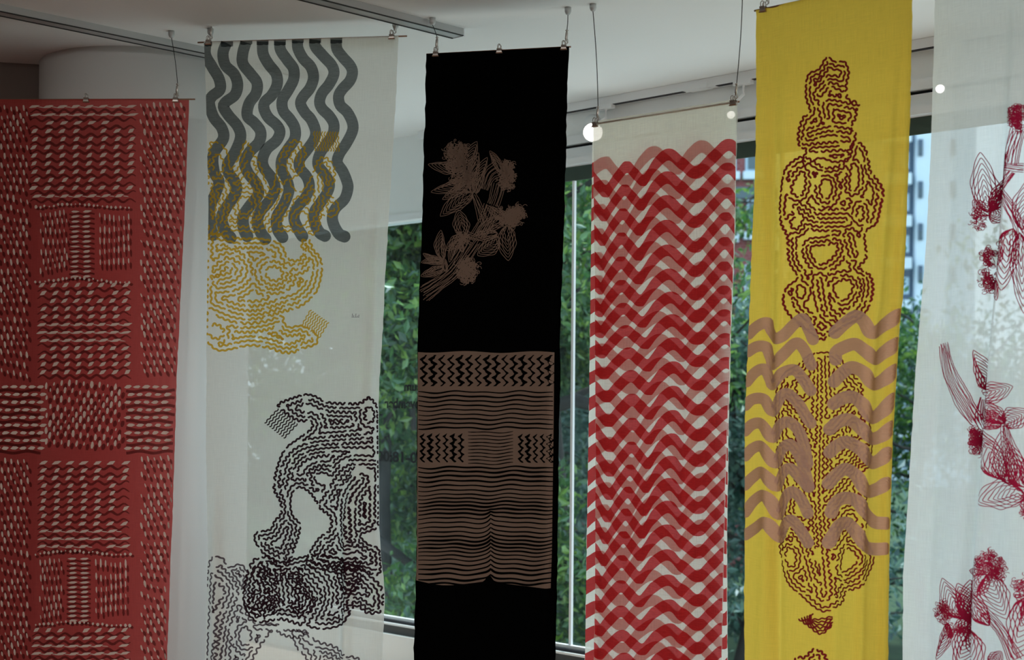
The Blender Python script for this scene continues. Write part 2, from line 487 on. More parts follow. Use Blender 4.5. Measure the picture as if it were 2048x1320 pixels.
class Banner:
    def __init__(s, left, right, dl, dr, folds, ybot=1440, back=0.0, seed=0):
        s.left, s.right = left, right
        s.A = pt(left[0][0], left[0][1], dl); s.B = pt(right[0][0], right[0][1], dr)
        e = s.B - s.A; e.z = 0; s.e = e.normalized()
        s.n = Vector((-s.e.y, s.e.x, 0))
        if s.n.y > 0: s.n = -s.n
        s.folds = folds; s.ybot = ybot; s.back = back; s.seed = seed
        s.O = s.A - s.n * back
    def top(s, u):
        return s.left[0][1] + (s.right[0][1] - s.left[0][1]) * u
    def fold(s, u, y):
        d = 0.0
        for (kind, p, amp, wid) in s.folds:
            if kind == 'ridge':                   # p: path of (u, y)
                if y < p[0][1]: uu = p[0][0]
                else: uu = interp([(a, b) for a, b in p], y)
                g = sm(p[0][1], p[0][1] + 260, y) if p[0][1] > 260 else 0.25 + 0.75 * sm(60, 420, y)
                d += amp * g * math.exp(-((u - uu) / wid) ** 2)
            elif kind == 'wave':                  # p: (waves across, phase, drift)
                g = 0.2 + 0.8 * sm(60, 600, y)
                d += amp * g * math.sin(2 * math.pi * (p[0] * u + p[1] + p[2] * y / 1320.0))
        v = mnoise.noise(Vector((u * 2.2 + s.seed, y / 330.0, s.seed * 1.7)))
        d += 0.006 * v * sm(50, 500, y)
        return d
    def u_of(s, x, y):
        l, r = interp(s.left, y), interp(s.right, y)
        return (x - l) / (r - l)
    def at(s, x, y, off=0.0):
        r = ray(x, y)
        k = (s.O - EYE).dot(s.n) / r.dot(s.n)
        q = EYE + r * k
        return q + s.n * (s.fold(s.u_of(x, y), y) + off)
    def cloth(s, mat, parent, name='cloth', nu=64, nv=110, edge=1.2, ytop=None, ybot=None):
        vs, fs, uvs = [], [], []
        yb = ybot or s.ybot
        for j in range(nv + 1):
            t = j / nv
            for i in range(nu + 1):
                u = i / nu
                yt = s.top(u) if ytop is None else ytop
                y = yt + (yb - yt) * t
                l, r = interp(s.left, y), interp(s.right, y)
                wob = edge * mnoise.noise(Vector((y / 14.0, s.seed * 3.1, 0.5 if u < .5 else 9.5)))
                x = l + (r - l) * u + wob * (1 if u in (0, 1) else 0)
                q = s.at(x, y)
                vs.append(q); uvs.append(((q - s.A).dot(s.e), q.z))
        for j in range(nv):
            for i in range(nu):
                a = j * (nu + 1) + i; fs.append((a, a + nu + 1, a + nu + 2, a + 1))
        o = obj(name, vs, fs, mat, parent, True)
        uvl = o.data.uv_layers.new(name='UVMap')
        for lp in o.data.loops: uvl.data[lp.index].uv = uvs[lp.vertex_index]
        return o

# ------------------------------------------------------------------ drawing on cloth (picture units: photograph pixels)
def resample(p, step):
    p = np.asarray(p, float)
    d = np.hypot(*np.diff(p, axis=0).T); s = np.concatenate([[0], np.cumsum(d)])
    if s[-1] < 1e-6: return p[:1], s[:1]
    n = max(2, int(s[-1] / step) + 1); t = np.linspace(0, s[-1], n)
    return np.stack([np.interp(t, s, p[:, 0]), np.interp(t, s, p[:, 1])], 1), t

def smooth_curve(p, step=2.0, closed=False):
    """Catmull-Rom through the points"""
    p = [np.array(q, float) for q in p]
    if closed: p = [p[-1]] + p + [p[0], p[1]]
    else: p = [2 * p[0] - p[1]] + p + [2 * p[-1] - p[-2]]
    out = []
    for i in range(1, len(p) - 2):
        p0, p1, p2, p3 = p[i - 1], p[i], p[i + 1], p[i + 2]
        n = max(2, int(np.hypot(*(p2 - p1)) / step))
        for k in range(n):
            t = k / n
            out.append(0.5 * ((2 * p1) + (-p0 + p2) * t + (2 * p0 - 5 * p1 + 4 * p2 - p3) * t * t + (-p0 + 3 * p1 - 3 * p2 + p3) * t ** 3))
    out.append(p[-2])
    return np.array(out)

def normals(p):
    t = np.gradient(p, axis=0); l = np.hypot(t[:, 0], t[:, 1]); l[l == 0] = 1
    return np.stack([-t[:, 1] / l, t[:, 0] / l], 1)

class Print:
    """collects ink shapes in picture units and lays them on a banner's surface"""
    def __init__(s, ban, off): s.b = ban; s.off = off; s.v = []; s.f = []
    def inside(s, q, m=0.004):
        u = s.b.u_of(q[0], q[1]); return m <= u <= 1 - m and q[1] > s.b.top(u) + 1
    def _v(s, q):
        s.v.append(s.b.at(q[0], q[1], s.off)); return len(s.v) - 1
    def stroke(s, p, width, cross=1, cap=True, clip=True):
        p = np.asarray(p, float)
        if len(p) < 2: return
        if clip:
            runs, cur = [], []
            for q in p:
                if s.inside(q): cur.append(q)
                else:
                    if len(cur) > 1: runs.append(np.array(cur))
                    cur = []
            if len(cur) > 1: runs.append(np.array(cur))
        else: runs = [p]
        for r in runs:
            n = normals(r)
            wd = np.full(len(r), width / 2.0) if np.isscalar(width) else np.interp(np.linspace(0, 1, len(r)), np.linspace(0, 1, len(width)), width) / 2
            rows = []
            pts = list(zip(r, n, wd))
            if cap:
                t0 = r[0] - r[1]; t0 /= (np.hypot(*t0) or 1); t1 = r[-1] - r[-2]; t1 /= (np.hypot(*t1) or 1)
                if width if np.isscalar(width) else False:
                    k = 2 if width < 8 else 5
                    pre = [(r[0] + t0 * wd[0] * math.cos(a), n[0], wd[0] * max(.05, math.sin(a))) for a in [math.pi / 2 * i / k for i in range(k)]]
                    post = [(r[-1] + t1 * wd[-1] * math.sin(a), n[-1], wd[-1] * max(.05, math.cos(a))) for a in [math.pi / 2 * (i + 1) / k for i in range(k)]]
                    pts = pre + pts + post
            for q, nn, ww in pts:
                row = []
                for c in range(cross + 1):
                    z = q + nn * ww * (2 * c / cross - 1)
                    u = s.b.u_of(z[0], z[1])
                    if clip and not (0 < u < 1):
                        l, rr = interp(s.b.left, z[1]), interp(s.b.right, z[1]); z = np.array([min(max(z[0], l + .5), rr - .5), z[1]])
                    row.append(s._v(z))
                rows.append(row)
            for a, b in zip(rows, rows[1:]):
                for c in range(cross): s.f.append((a[c], b[c], b[c + 1], a[c + 1]))
    def poly(s, p):
        s.f.append(tuple(s._v(q) for q in p))
    def band(s, xs, top, bot, cross=2):
        """x-monotone band between two edge rows"""
        rows = []
        for x, a, b in zip(xs, top, bot): rows.append([s._v((x, a + (b - a) * c / cross)) for c in range(cross + 1)])
        for a, b in zip(rows, rows[1:]):
            for c in range(cross): s.f.append((a[c], a[c + 1], b[c + 1], b[c]))
    def build(s, name, mat, parent, label=None):
        o = obj(name, s.v, s.f, mat, parent)
        if label: o['label'] = label
        return o

def pip(poly, X, Y):
    inside = np.zeros(X.shape, bool)
    n = len(poly)
    for i in range(n):
        x0, y0 = poly[i]; x1, y1 = poly[(i + 1) % n]
        if y0 == y1: continue
        c = ((y0 > Y) != (y1 > Y)) & (X < (x1 - x0) * (Y - y0) / (y1 - y0) + x0)
        inside ^= c
    return inside

def dist_to(poly, X, Y, closed=True):
    d = np.full(X.shape, 1e9)
    n = len(poly)
    for i in range(n if closed else n - 1):
        ax, ay = poly[i]; bx, by = poly[(i + 1) % n]
        vx, vy = bx - ax, by - ay; L = vx * vx + vy * vy or 1e-9
        t = np.clip(((X - ax) * vx + (Y - ay) * vy) / L, 0, 1)
        d = np.minimum(d, (X - ax - t * vx) ** 2 + (Y - ay - t * vy) ** 2)
    return np.sqrt(d)

def isolines(Fd, x0, y0, st, level):
    """marching squares, chained into polylines"""
    G = Fd - level
    H, W = G.shape
    segs = {}
    S = (G > 0)
    code = S[:-1, :-1] * 1 + S[:-1, 1:] * 2 + S[1:, 1:] * 4 + S[1:, :-1] * 8
    ys, xs = np.nonzero((code > 0) & (code < 15))
    T = {1: [(3, 0)], 2: [(0, 1)], 3: [(3, 1)], 4: [(1, 2)], 5: [(3, 2), (0, 1)], 6: [(0, 2)], 7: [(3, 2)], 8: [(2, 3)], 9: [(2, 0)], 10: [(0, 3), (1, 2)], 11: [(2, 1)], 12: [(1, 3)], 13: [(1, 0)], 14: [(0, 3)]}
    P = {}; adj = {}
    def ep(j, i, e):
        if e == 0: k = (0, j, i); a, b, pa, pb = G[j, i], G[j, i + 1], (i, j), (i + 1, j)
        elif e == 1: k = (1, j, i + 1); a, b, pa, pb = G[j, i + 1], G[j + 1, i + 1], (i + 1, j), (i + 1, j + 1)
        elif e == 2: k = (0, j + 1, i); a, b, pa, pb = G[j + 1, i], G[j + 1, i + 1], (i, j + 1), (i + 1, j + 1)
        else: k = (1, j, i); a, b, pa, pb = G[j, i], G[j + 1, i], (i, j), (i, j + 1)
        if k not in P:
            t = a / (a - b) if a != b else 0.5
            P[k] = (x0 + st * (pa[0] + t * (pb[0] - pa[0])), y0 + st * (pa[1] + t * (pb[1] - pa[1])))
        return k
    for j, i in zip(ys.tolist(), xs.tolist()):
        for e0, e1 in T[int(code[j, i])]:
            a, b = ep(j, i, e0), ep(j, i, e1)
            adj.setdefault(a, []).append(b); adj.setdefault(b, []).append(a)
    lines = []; seen = set()
    starts = [k for k, v in adj.items() if len(v) == 1] + list(adj)
    for s0 in starts:
        if s0 in seen: continue
        ln = [s0]; seen.add(s0); cur = s0
        while True:
            nx = [q for q in adj[cur] if q not in seen]
            if not nx: break
            cur = nx[0]; seen.add(cur); ln.append(cur)
        if len(ln) > 2:
            closed = ln[0] in adj[ln[-1]]
            q = [P[k] for k in ln]
            if closed: q.append(q[0])
            lines.append(np.array(q))
    return lines

def labyrinth(pr, outline, holes=(), seeds=(), spacing=10.0, width=4.4, wl=12.0, amp=2.2, dash=(28, 80), gap=6.0, first=1.5, seed=1, warp=5.0, st=2.5):
    """the wavy contour-line figures: broken wiggling lines that run parallel to outlines and holes"""
    r = random.Random(seed)
    ol = [tuple(q) for q in smooth_curve(outline, 6, True)]
    hl = [[tuple(q) for q in smooth_curve(h, 4, True)] for h in holes]
    xs = [q[0] for q in ol]; ys = [q[1] for q in ol]
    x0, x1, y0, y1 = min(xs) - 6, max(xs) + 6, min(ys) - 6, max(ys) + 6
    gx = np.arange(x0, x1, st); gy = np.arange(y0, y1, st)
    X, Y = np.meshgrid(gx, gy)
    ins = pip(ol, X, Y)
    D = dist_to(ol, X, Y)
    for h in hl:
        ins &= ~pip(h, X, Y)
        D = np.minimum(D, dist_to(h, X, Y))
    for s_ in seeds: D = np.minimum(D, dist_to([tuple(q) for q in smooth_curve(s_, 5)], X, Y, False) + first - spacing / 2)
    ph = [r.uniform(0, 6.3) for _ in range(6)]
    Wp = np.sin(X / 31 + ph[0] + Y / 57) + np.sin(Y / 27 + ph[1] - X / 70) + np.sin((X + Y) / 19 + ph[2]) * .6
    D = D + warp * 0.4 * Wp * np.clip(D / 14, 0, 1)
    D = np.where(ins, D, -np.abs(dist_to(ol, X, Y)) * 0.5 - 0.2)
    for h in hl: D = np.where(pip(h, X, Y), -1.0, D)
    lv = first
    mx = D.max()
    cell = spacing * .62; occ = {}
    def near(q):
        ci, cj = int(q[0] // cell), int(q[1] // cell)
        for a in (-1, 0, 1):
            for b in (-1, 0, 1):
                for z in occ.get((ci + a, cj + b), ()):
                    if (z[0] - q[0]) ** 2 + (z[1] - q[1]) ** 2 < cell * cell: return True
        return False
    def put(pp):
        for q in pp[::2]: occ.setdefault((int(q[0] // cell), int(q[1] // cell)), []).append((q[0], q[1]))
    while lv < mx:
        for ln in isolines(D, x0, y0, st, lv):
            p, t = resample(ln, 1.6)
            if t[-1] < 24: continue
            # soften grid steps
            for _ in range(2):
                if len(p) > 4: p[1:-1] = (p[:-2] + 2 * p[1:-1] + p[2:]) / 4
            n = normals(p)
            a0 = r.uniform(0, 6.3)
            lam = wl * r.uniform(.9, 1.12)
            am = amp * (0.8 + 0.35 * np.sin(t / 37 + a0))
            sw = np.sin(2 * math.pi * t / lam + a0 + 0.8 * np.sin(t / 23 + a0))
            raw = p.copy()
            p = p + n * (am * np.sign(sw) * np.abs(sw) ** .8)[:, None]
            s0 = 0.0; pend = []
            while s0 < t[-1]:
                L = r.uniform(*dash)
                i0, i1 = np.searchsorted(t, s0), np.searchsorted(t, min(s0 + L, t[-1]))
                if i1 - i0 >= 4:
                    free = [not near(q) for q in raw[i0:i1]]
                    k0 = None
                    for kk in range(len(free) + 1):
                        ok = kk < len(free) and free[kk]
                        if ok and k0 is None: k0 = kk
                        if not ok and k0 is not None:
                            if kk - k0 >= 8: pr.stroke(p[i0 + k0:i0 + kk], width)
                            k0 = None
                    pend.append(raw[i0:i1])
                    if len(pend) > 1: put(pend.pop(0))
                s0 += L + gap
            for pp in pend: put(pp)
        lv += spacing

def hatch(pr, a, b, c, n, width=4.0, wl=12, amp=2.0):
    """n parallel wavy lines from a to b, repeated along a -> c"""
    a, b, c = map(lambda q: np.array(q, float), (a, b, c))
    for i in range(n):
        o = (c - a) * i / (n - 1)
        p, t = resample([a + o, b + o], 1.6)
        nn = normals(p)
        pr.stroke(p + nn * (amp * np.sin(2 * math.pi * t / wl))[:, None], width)

def zt(x0, y0, k): return lambda pts: [(x0 + k * a, y0 + k * b) for a, b in pts]

def petal(pr, base, tip, wid, n=5, lw=1.6, r=random, veins=True):
    """nested outlines of one petal"""
    base, tip = np.array(base, float), np.array(tip, float)
    ax = tip - base; L = np.hypot(*ax); ax /= L; nn = np.array([-ax[1], ax[0]])
    bend = r.uniform(-.10, .10)
    for k in range(n):
        f = 1 - k / (n + 0.3)
        w_ = wid / 2 * f; l_ = L * (1 - 0.09 * k)
        pts = []
        for i in range(41):
            t = i / 40
            if t <= .5: q = t * 2; sd = 1
            else: q = 2 - t * 2; sd = -1
            prof = math.sin(math.pi * q ** .85) ** .8 * (1 - 0.15 * q)
            jit = 0.035 * wid * math.sin(q * 17 + k * 2.1 + sd)
            pts.append(base + ax * l_ * q + nn * (sd * (w_ * prof + jit * prof) + bend * L * math.sin(math.pi * q)))
        pr.stroke(resample(pts, 3)[0], lw, cap=False)

def stem(pr, path, wid, n=7, lw=1.6, r=random):
    p = smooth_curve(path, 4); nn = normals(p)
    w_ = np.interp(np.linspace(0, 1, len(p)), np.linspace(0, 1, len(wid)) if hasattr(wid, '__len__') else [0, 1], wid if hasattr(wid, '__len__') else [wid, wid])
    for k in range(n):
        f = (k / (n - 1) - .5) if n > 1 else 0
        j = np.array([r.uniform(-.4, .4) for _ in p]); ph = r.uniform(0, 6)
        i0 = int(r.uniform(0, .08) * len(p)); i1 = int((1 - r.uniform(0, .08)) * len(p))
        q = p + nn * (w_ * f + j + 1.1 * np.sin(np.arange(len(p)) / 4 + ph))[:, None]
        pr.stroke(q[i0:i1], lw, cap=False)

def scribble(pr, c, rx, ry, n=26, lw=1.5, r=random, curl=5.0):
    """a flower head drawn as a tangle of little loops"""
    for k in range(n):
        a = r.uniform(0, 6.28); q = math.sqrt(r.uniform(0, 1))
        cx, cy = c[0] + rx * q * math.cos(a), c[1] + ry * q * math.sin(a)
        R = r.uniform(.5, 1.0) * curl; ph = r.uniform(0, 6.28); dx, dy = r.uniform(-9, 9), r.uniform(-9, 9)
        pts = [(cx + dx * t / 16 + R * math.cos(ph + t * .55), cy + dy * t / 16 + R * math.sin(ph + t * .55)) for t in range(18)]
        pr.stroke(pts, lw, cap=False)
    for k in range(int(n * .5)):
        a = r.uniform(0, 6.28); R1 = r.uniform(.5, 1)
        pts = [(c[0] + rx * R1 * t / 8 * math.cos(a + .3 * math.sin(t)), c[1] + ry * R1 * t / 8 * math.sin(a + .3 * math.sin(t))) for t in range(9)]
        pr.stroke(pts, lw, cap=False)

# ---- cloths and inks
M_c1 = cloth('red_printed_cotton', lin(192, 80, 77), 0.30, 0.42, tcol=(0.72, 0.26, 0.25, 1))
M_c2 = cloth('white_voile', (0.80, 0.80, 0.74), 0.17, 0.48, weave=.06)
M_c3 = cloth('black_cotton', (0.0012, 0.0012, 0.0012), 0.0, 0.1)
M_c4 = cloth('cream_voile', (0.78, 0.75, 0.65), 0.52, 0.62, gloss=0.03)
M_c4b = cloth('cream_voile_lining', (0.86, 0.82, 0.72), 0.12, 0.62)
M_c5 = cloth('yellow_cotton', (0.80, 0.545, 0.07), 0.05, 0.62, tcol=(1, .8, .2, 1))
M_c6 = cloth('white_muslin', (0.82, 0.82, 0.80), 0.14, 0.62, weave=.07)
I_dash = ink('bare_cotton_white', (0.60, 0.47, 0.41, 1))
I_shade = ink('dash_shade', (0.12, 0.03, 0.026, 1), (0.55, 0.48, 0.48, 1), 0.85)  # shade beside the white dashes, painted in as dark red colour
I_grey = ink('grey_black_ink', (0.015, 0.016, 0.018, 1), (0.36, 0.37, 0.38, 1), 0.78)
I_yel = ink('ochre_ink', (0.72, 0.46, 0.035, 1), (0.86, 0.62, 0.13, 1), 0.45)
I_blk = ink('aubergine_ink', (0.022, 0.008, 0.012, 1), (0.3, 0.2, 0.24, 1), 0.12)
I_blk2 = ink('faded_aubergine_ink', (0.05, 0.028, 0.036, 1), (0.4, 0.34, 0.38, 1), 0.4)
I_tau = ink('taupe_ink', (0.155, 0.105, 0.08, 1))
I_void = ink('black_ink', (0.0015, 0.0015, 0.0015, 1))
I_red = ink('red_ink', (0.30, 0.012, 0.016, 1), (0.92, 0.17, 0.19, 1), 0.70)
I_redb = ink('red_ink_lining', (0.50, 0.035, 0.04, 1), (0.9, 0.14, 0.15, 1), 0.45)
I_mar = ink('maroon_ink', (0.21, 0.017, 0.02, 1))
I_tp5 = ink('warm_taupe_ink', (0.60, 0.375, 0.275, 1), (0.8, 0.55, 0.6, 1), 0.22)
I_flo = ink('crimson_ink', (0.40, 0.016, 0.06, 1))

# ------------------------------------------------------------------ banner 1: red with white dashes
def banner(name, ban, label):
    return tag(empty(name, ban.at(interp(ban.left, 1300) * .5 + interp(ban.right, 1300) * .5, ban.ybot)), label, 'banner', 'printed cloth banners')

B1 = Banner([(-34, 199), (-36, 600), (-50, 1320)], [(378, 198), (368, 420), (362, 540), (352, 760), (345, 1000), (333, 1320)], 6.2, 6.2,
            [('wave', (1.6, .2, .2), .008, 0), ('ridge', [(.97, 100), (.97, 1320)], -.02, .03)], seed=1)
T1 = banner('hanging_banner', B1, 'red banner covered in small white dashes, at the left edge')
B1.cloth(M_c1, T1)
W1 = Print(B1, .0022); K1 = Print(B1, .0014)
r1 = random.Random(3)
def dash_quad(pr, x, y, lx, ly, sk):
    """small pointed dash centred on x, y"""
    j = lambda a: a * r1.uniform(.8, 1.2)
    p = [(x - j(lx), y + sk * .5), (x - j(lx) * .35, y - j(ly) - sk * .1), (x + j(lx) * .5, y - j(ly) * .9 - sk * .3), (x + j(lx), y - sk * .5), (x + j(lx) * .35, y + j(ly) + sk * .1), (x - j(lx) * .5, y + j(ly) * .9 + sk * .3)]
    if all(pr.inside(q, .002) for q in p): pr.poly(p)
def oval(pr, x, y, rx, ry, tilt=0.0):
    p = []
    for i in range(7):
        a = 2 * math.pi * i / 7 + .3
        p.append((x + rx * r1.uniform(.8, 1.15) * math.cos(a) + tilt * math.sin(a), y + ry * r1.uniform(.85, 1.1) * math.sin(a)))
    if all(pr.inside(q, .002) for q in p): pr.poly(p)
def wavy_block(x0, x1, y0, y1, rows, seedk):
    n = int((x1 - x0) / 27.5)
    for i in range(rows):
        y = y0 + (y1 - y0) * (i + .5) / rows
        ph = r1.uniform(-4, 4)
        strong = max(0.0, math.sin(i * .55 + seedk * 3)) ** 2 * .9           # how much the dashes run together
        pts = [(x0 + 4 + t * 4, y + 9.5 + 3.6 * math.sin((t * 4 + ph) / 27.5 * 6.283 + 2.2)) for t in range(int((x1 - x0) / 4))]
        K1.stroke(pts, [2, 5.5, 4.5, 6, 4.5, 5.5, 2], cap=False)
        for k in range(n + 1):
            x = x0 + 14 + k * (x1 - x0 - 24) / n + ph
            if r1.random() < .05: continue
            if x + 12 > x1 + 4: continue
            dash_quad(W1, x, y, 6.8 + 5 * strong, 2.1 - .5 * strong, 8.5 - 4.5 * strong)
            if strong > .55 and k < n:
                xm = x + 13; dash_quad(W1, xm, y + 1.0, 7, 1.2, -2.5)
def oval_block(x0, x1, y0, y1, dx, dy, rx, ry, curve=0.0, tilt=0.0, stag=True):
    rows = int((y1 - y0) / dy); cols = int((x1 - x0) / dx)
    for i in range(rows):
        for k in range(cols):
            x = x0 + (k + .5 + (.5 if (i % 2 and stag) else 0)) * dx + r1.uniform(-1, 1)
            if x > x1: continue
            y = y0 + (i + .5) * dy + curve * math.sin((x - x0) / (x1 - x0) * 3.14 + i * .35) + 4 * math.sin(x / 31 + i) + r1.uniform(-1.5, 1.5)
            f = .55 + .6 * abs(math.sin(x / 17. + y / 41.)) + r1.uniform(-.12, .12)
            oval(W1, x, y, rx * f * .82, ry * f, tilt * r1.uniform(.4, 1))
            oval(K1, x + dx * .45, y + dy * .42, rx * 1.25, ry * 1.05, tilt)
def diamond_block(x0, x1, y0, y1, rows):
    for i in range(rows):
        y = y0 + (y1 - y0) * (i + .5) / rows
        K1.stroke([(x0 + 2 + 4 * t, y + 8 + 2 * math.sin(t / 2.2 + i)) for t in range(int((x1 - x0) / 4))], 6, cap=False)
        n = int((x1 - x0) / 19)
        for k in range(n + 1):
            x = x0 + 6 + k * (x1 - x0 - 10) / n + (i % 2) * 5
            dash_quad(W1, x, y, 7.5, 2.9, r1.uniform(0, 3))
wavy_block(56, 274, 205, 400, 12, 0.4)
wavy_block(70, 264, 562, 752, 12, 1.5)
wavy_block(70, 260, 918, 1100, 12, 0.8)
wavy_block(60, 260, 1252, 1440, 12, 0.1)
for (ya, yb, xa, xb) in ((418, 558, 138, 192), (1112, 1245, 135, 185)):
    for i in range(14):
        y = ya + (yb - ya) * (i + .5) / 14
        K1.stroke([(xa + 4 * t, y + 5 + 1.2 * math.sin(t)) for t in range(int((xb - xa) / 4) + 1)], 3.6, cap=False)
        for x in (xa + 12, xa + 36): dash_quad(W1, x, y, 9, 2.0, r1.uniform(-1, 2.5))
    oval_block(76, xa - 4, ya, yb, 9.5, 18, 2.0, 6.5, 3, 0.6)
    oval_block(xb + 4, 264, ya, yb, 9.5, 24, 2.0, 7.5, 3, 0.4, False)
    oval_block(66, 266, ya - 11, ya - 1, 9, 9, 3, 3); oval_block(66, 266, yb - 2, yb + 8, 9, 9, 3, 3)
oval_block(84, 248, 762, 906, 15.5, 14.6, 3.4, 6.6, 1, -1)
diamond_block(-30, 84, 766, 904, 9); diamond_block(250, 350, 766, 904, 9)
for (ya, yb) in ((202, 760), (908, 1436)):
    oval_block(276, 376, ya, yb, 13, 17.2, 2.5, 6.0, 4, 1.6)
    oval_block(-34, 58, ya, yb, 12.5, 17.2, 2.4, 6.0, 4, 1.0)
K1.build('painted_dash_shade', I_shade, T1, 'dark red shade painted in beside the white dashes')
W1.build('white_dash_print', I_dash, T1, 'small white dashes in blocks and rows')

# ------------------------------------------------------------------ banner 2: white with grey waves, ochre and dark creatures
B2 = Banner([(408, 84), (410, 130), (414, 250), (418, 420), (416, 560), (414, 700), (413, 900), (417, 1110), (414, 1200), (410, 1320)],
            [(797, 72), (792, 200), (779, 420), (770, 560), (767, 640), (759, 760), (757, 830), (757, 1050), (760, 1110), (767, 1190), (765, 1240), (761, 1320)], 6.155, 6.03,
            [('wave', (1.1, .3, .15), .012, 0), ('ridge', [(.95, 795), (.93, 830), (.815, 1040), (.80, 1240), (.80, 1400)], .035, .022), ('ridge', [(.93, 300), (.95, 800), (1.0, 1200)], -.02, .035), ('ridge', [(.05, 900), (.04, 1150), (.06, 1320)], .03, .03)], seed=2)
T2 = banner('hanging_banner', B2, 'white banner with grey wavy bands and ochre and dark wiggly-line creatures')
B2.cloth(M_c2, T2, nu=110)
z4 = zt(390, 40, .3484)
waves2 = [
 [(65, 125), (62, 200), (100, 270), (140, 340), (145, 400), (100, 440), (85, 480), (110, 560), (155, 620), (165, 680), (120, 750), (105, 800), (115, 880), (140, 930), (120, 1000), (90, 1070), (88, 1130), (95, 1200), (108, 1235)],
 [(185, 125), (162, 190), (175, 260), (225, 310), (245, 370), (230, 430), (180, 470), (165, 500), (195, 550), (245, 610), (262, 670), (235, 750), (190, 830), (195, 880), (230, 930), (235, 990), (180, 1080), (155, 1140), (175, 1210), (205, 1250)],
 [(295, 120), (275, 190), (275, 250), (320, 310), (355, 360), (350, 420), (310, 480), (300, 550), (340, 590), (375, 640), (365, 700), (310, 760), (285, 820), (305, 880), (350, 940), (360, 1000), (310, 1070), (275, 1130), (280, 1200), (298, 1240)],
 [(388, 115), (390, 190), (420, 250), (465, 310), (470, 370), (440, 430), (400, 470), (395, 510), (420, 560), (465, 600), (485, 640), (465, 690), (410, 740), (385, 800), (395, 850), (440, 910), (455, 970), (420, 1040), (370, 1100), (355, 1160), (375, 1220), (400, 1255)],
 [(487, 115), (490, 170), (530, 230), (565, 280), (565, 340), (535, 400), (500, 460), (505, 520), (545, 570), (572, 620), (570, 680), (530, 740), (495, 800), (495, 860), (525, 920), (535, 980), (505, 1060), (465, 1130), (470, 1200), (498, 1245)],
 [(590, 110), (590, 160), (620, 220), (665, 270), (680, 330), (660, 390), (620, 440), (605, 480), (630, 530), (665, 570), (690, 630), (685, 680), (645, 740), (600, 800), (600, 850), (640, 900), (655, 960), (630, 1020), (580, 1080), (565, 1140), (590, 1200), (615, 1240)],
 [(690, 105), (690, 150), (735, 205), (785, 260), (798, 310), (770, 370), (730, 420), (715, 470), (730, 510), (770, 550), (798, 600), (790, 660), (755, 710), (715, 770), (705, 830), (740, 880), (770, 930), (765, 980), (720, 1050), (685, 1100), (685, 1160), (715, 1220), (748, 1240)],
 [(812, 105), (815, 165), (850, 215), (890, 260), (905, 300), (890, 350), (845, 400), (825, 440), (835, 490), (875, 530), (905, 590), (905, 640), (870, 710), (830, 770), (818, 820), (850, 870), (875, 930), (880, 970), (860, 1030), (810, 1080), (790, 1130), (800, 1180), (830, 1230), (862, 1245)]]
G2 = Print(B2, .0012)
for wv in waves2:
    c = smooth_curve(z4(wv), 3)
    G2.stroke(c, [22.5] * 14 + [22.5] * 4 + [23, 23.5, 24], cross=4, cap=False)
    e = c[-1]; t = c[-1] - c[-2]; a0 = math.atan2(t[1], t[0])
    G2.poly([(min(max(e[0] + 12 * math.cos(a0 - math.pi / 2 + math.pi * k / 10), interp(B2.left, e[1]) + 1), 790), e[1] + 12 * math.sin(a0 - math.pi / 2 + math.pi * k / 10)) for k in range(11)])
G2.build('wave_print', I_grey, T2, 'grey-black wavy bands')
# the folded-over top: a short flap behind the cloth
B2f = Banner(B2.left, B2.right, 6.155, 6.03, B2.folds, back=.012, seed=2)
fl = Print(B2f, 0)
xs = np.linspace(410, 795, 60)
fl.band(xs, 84 - (xs - 408) / 389 * 12 + .5, 84 - (xs - 408) / 389 * 12 + 8 + np.clip((xs - 560) / 235, 0, 1) ** .6 * 22 * np.clip((797 - xs) / 14, .6, 1), 2)
fl.build('folded_hem', M_c2, T2)
for k_, wv in enumerate(waves2):
    fk = Print(B2, .0022)
    x, y = z4([wv[0]])[0]
    xa = np.linspace(max(x - 12, 411), x + 12, 6)
    yt = 84 - (xa - 408) / 389 * 12
    fk.band(xa, yt + .6, yt + np.array([9, 10, 10, 9, 10, 9]) + 2 * math.sin(k_ * 2.1), 1)
    fk.build('hem_print', I_grey, T2)

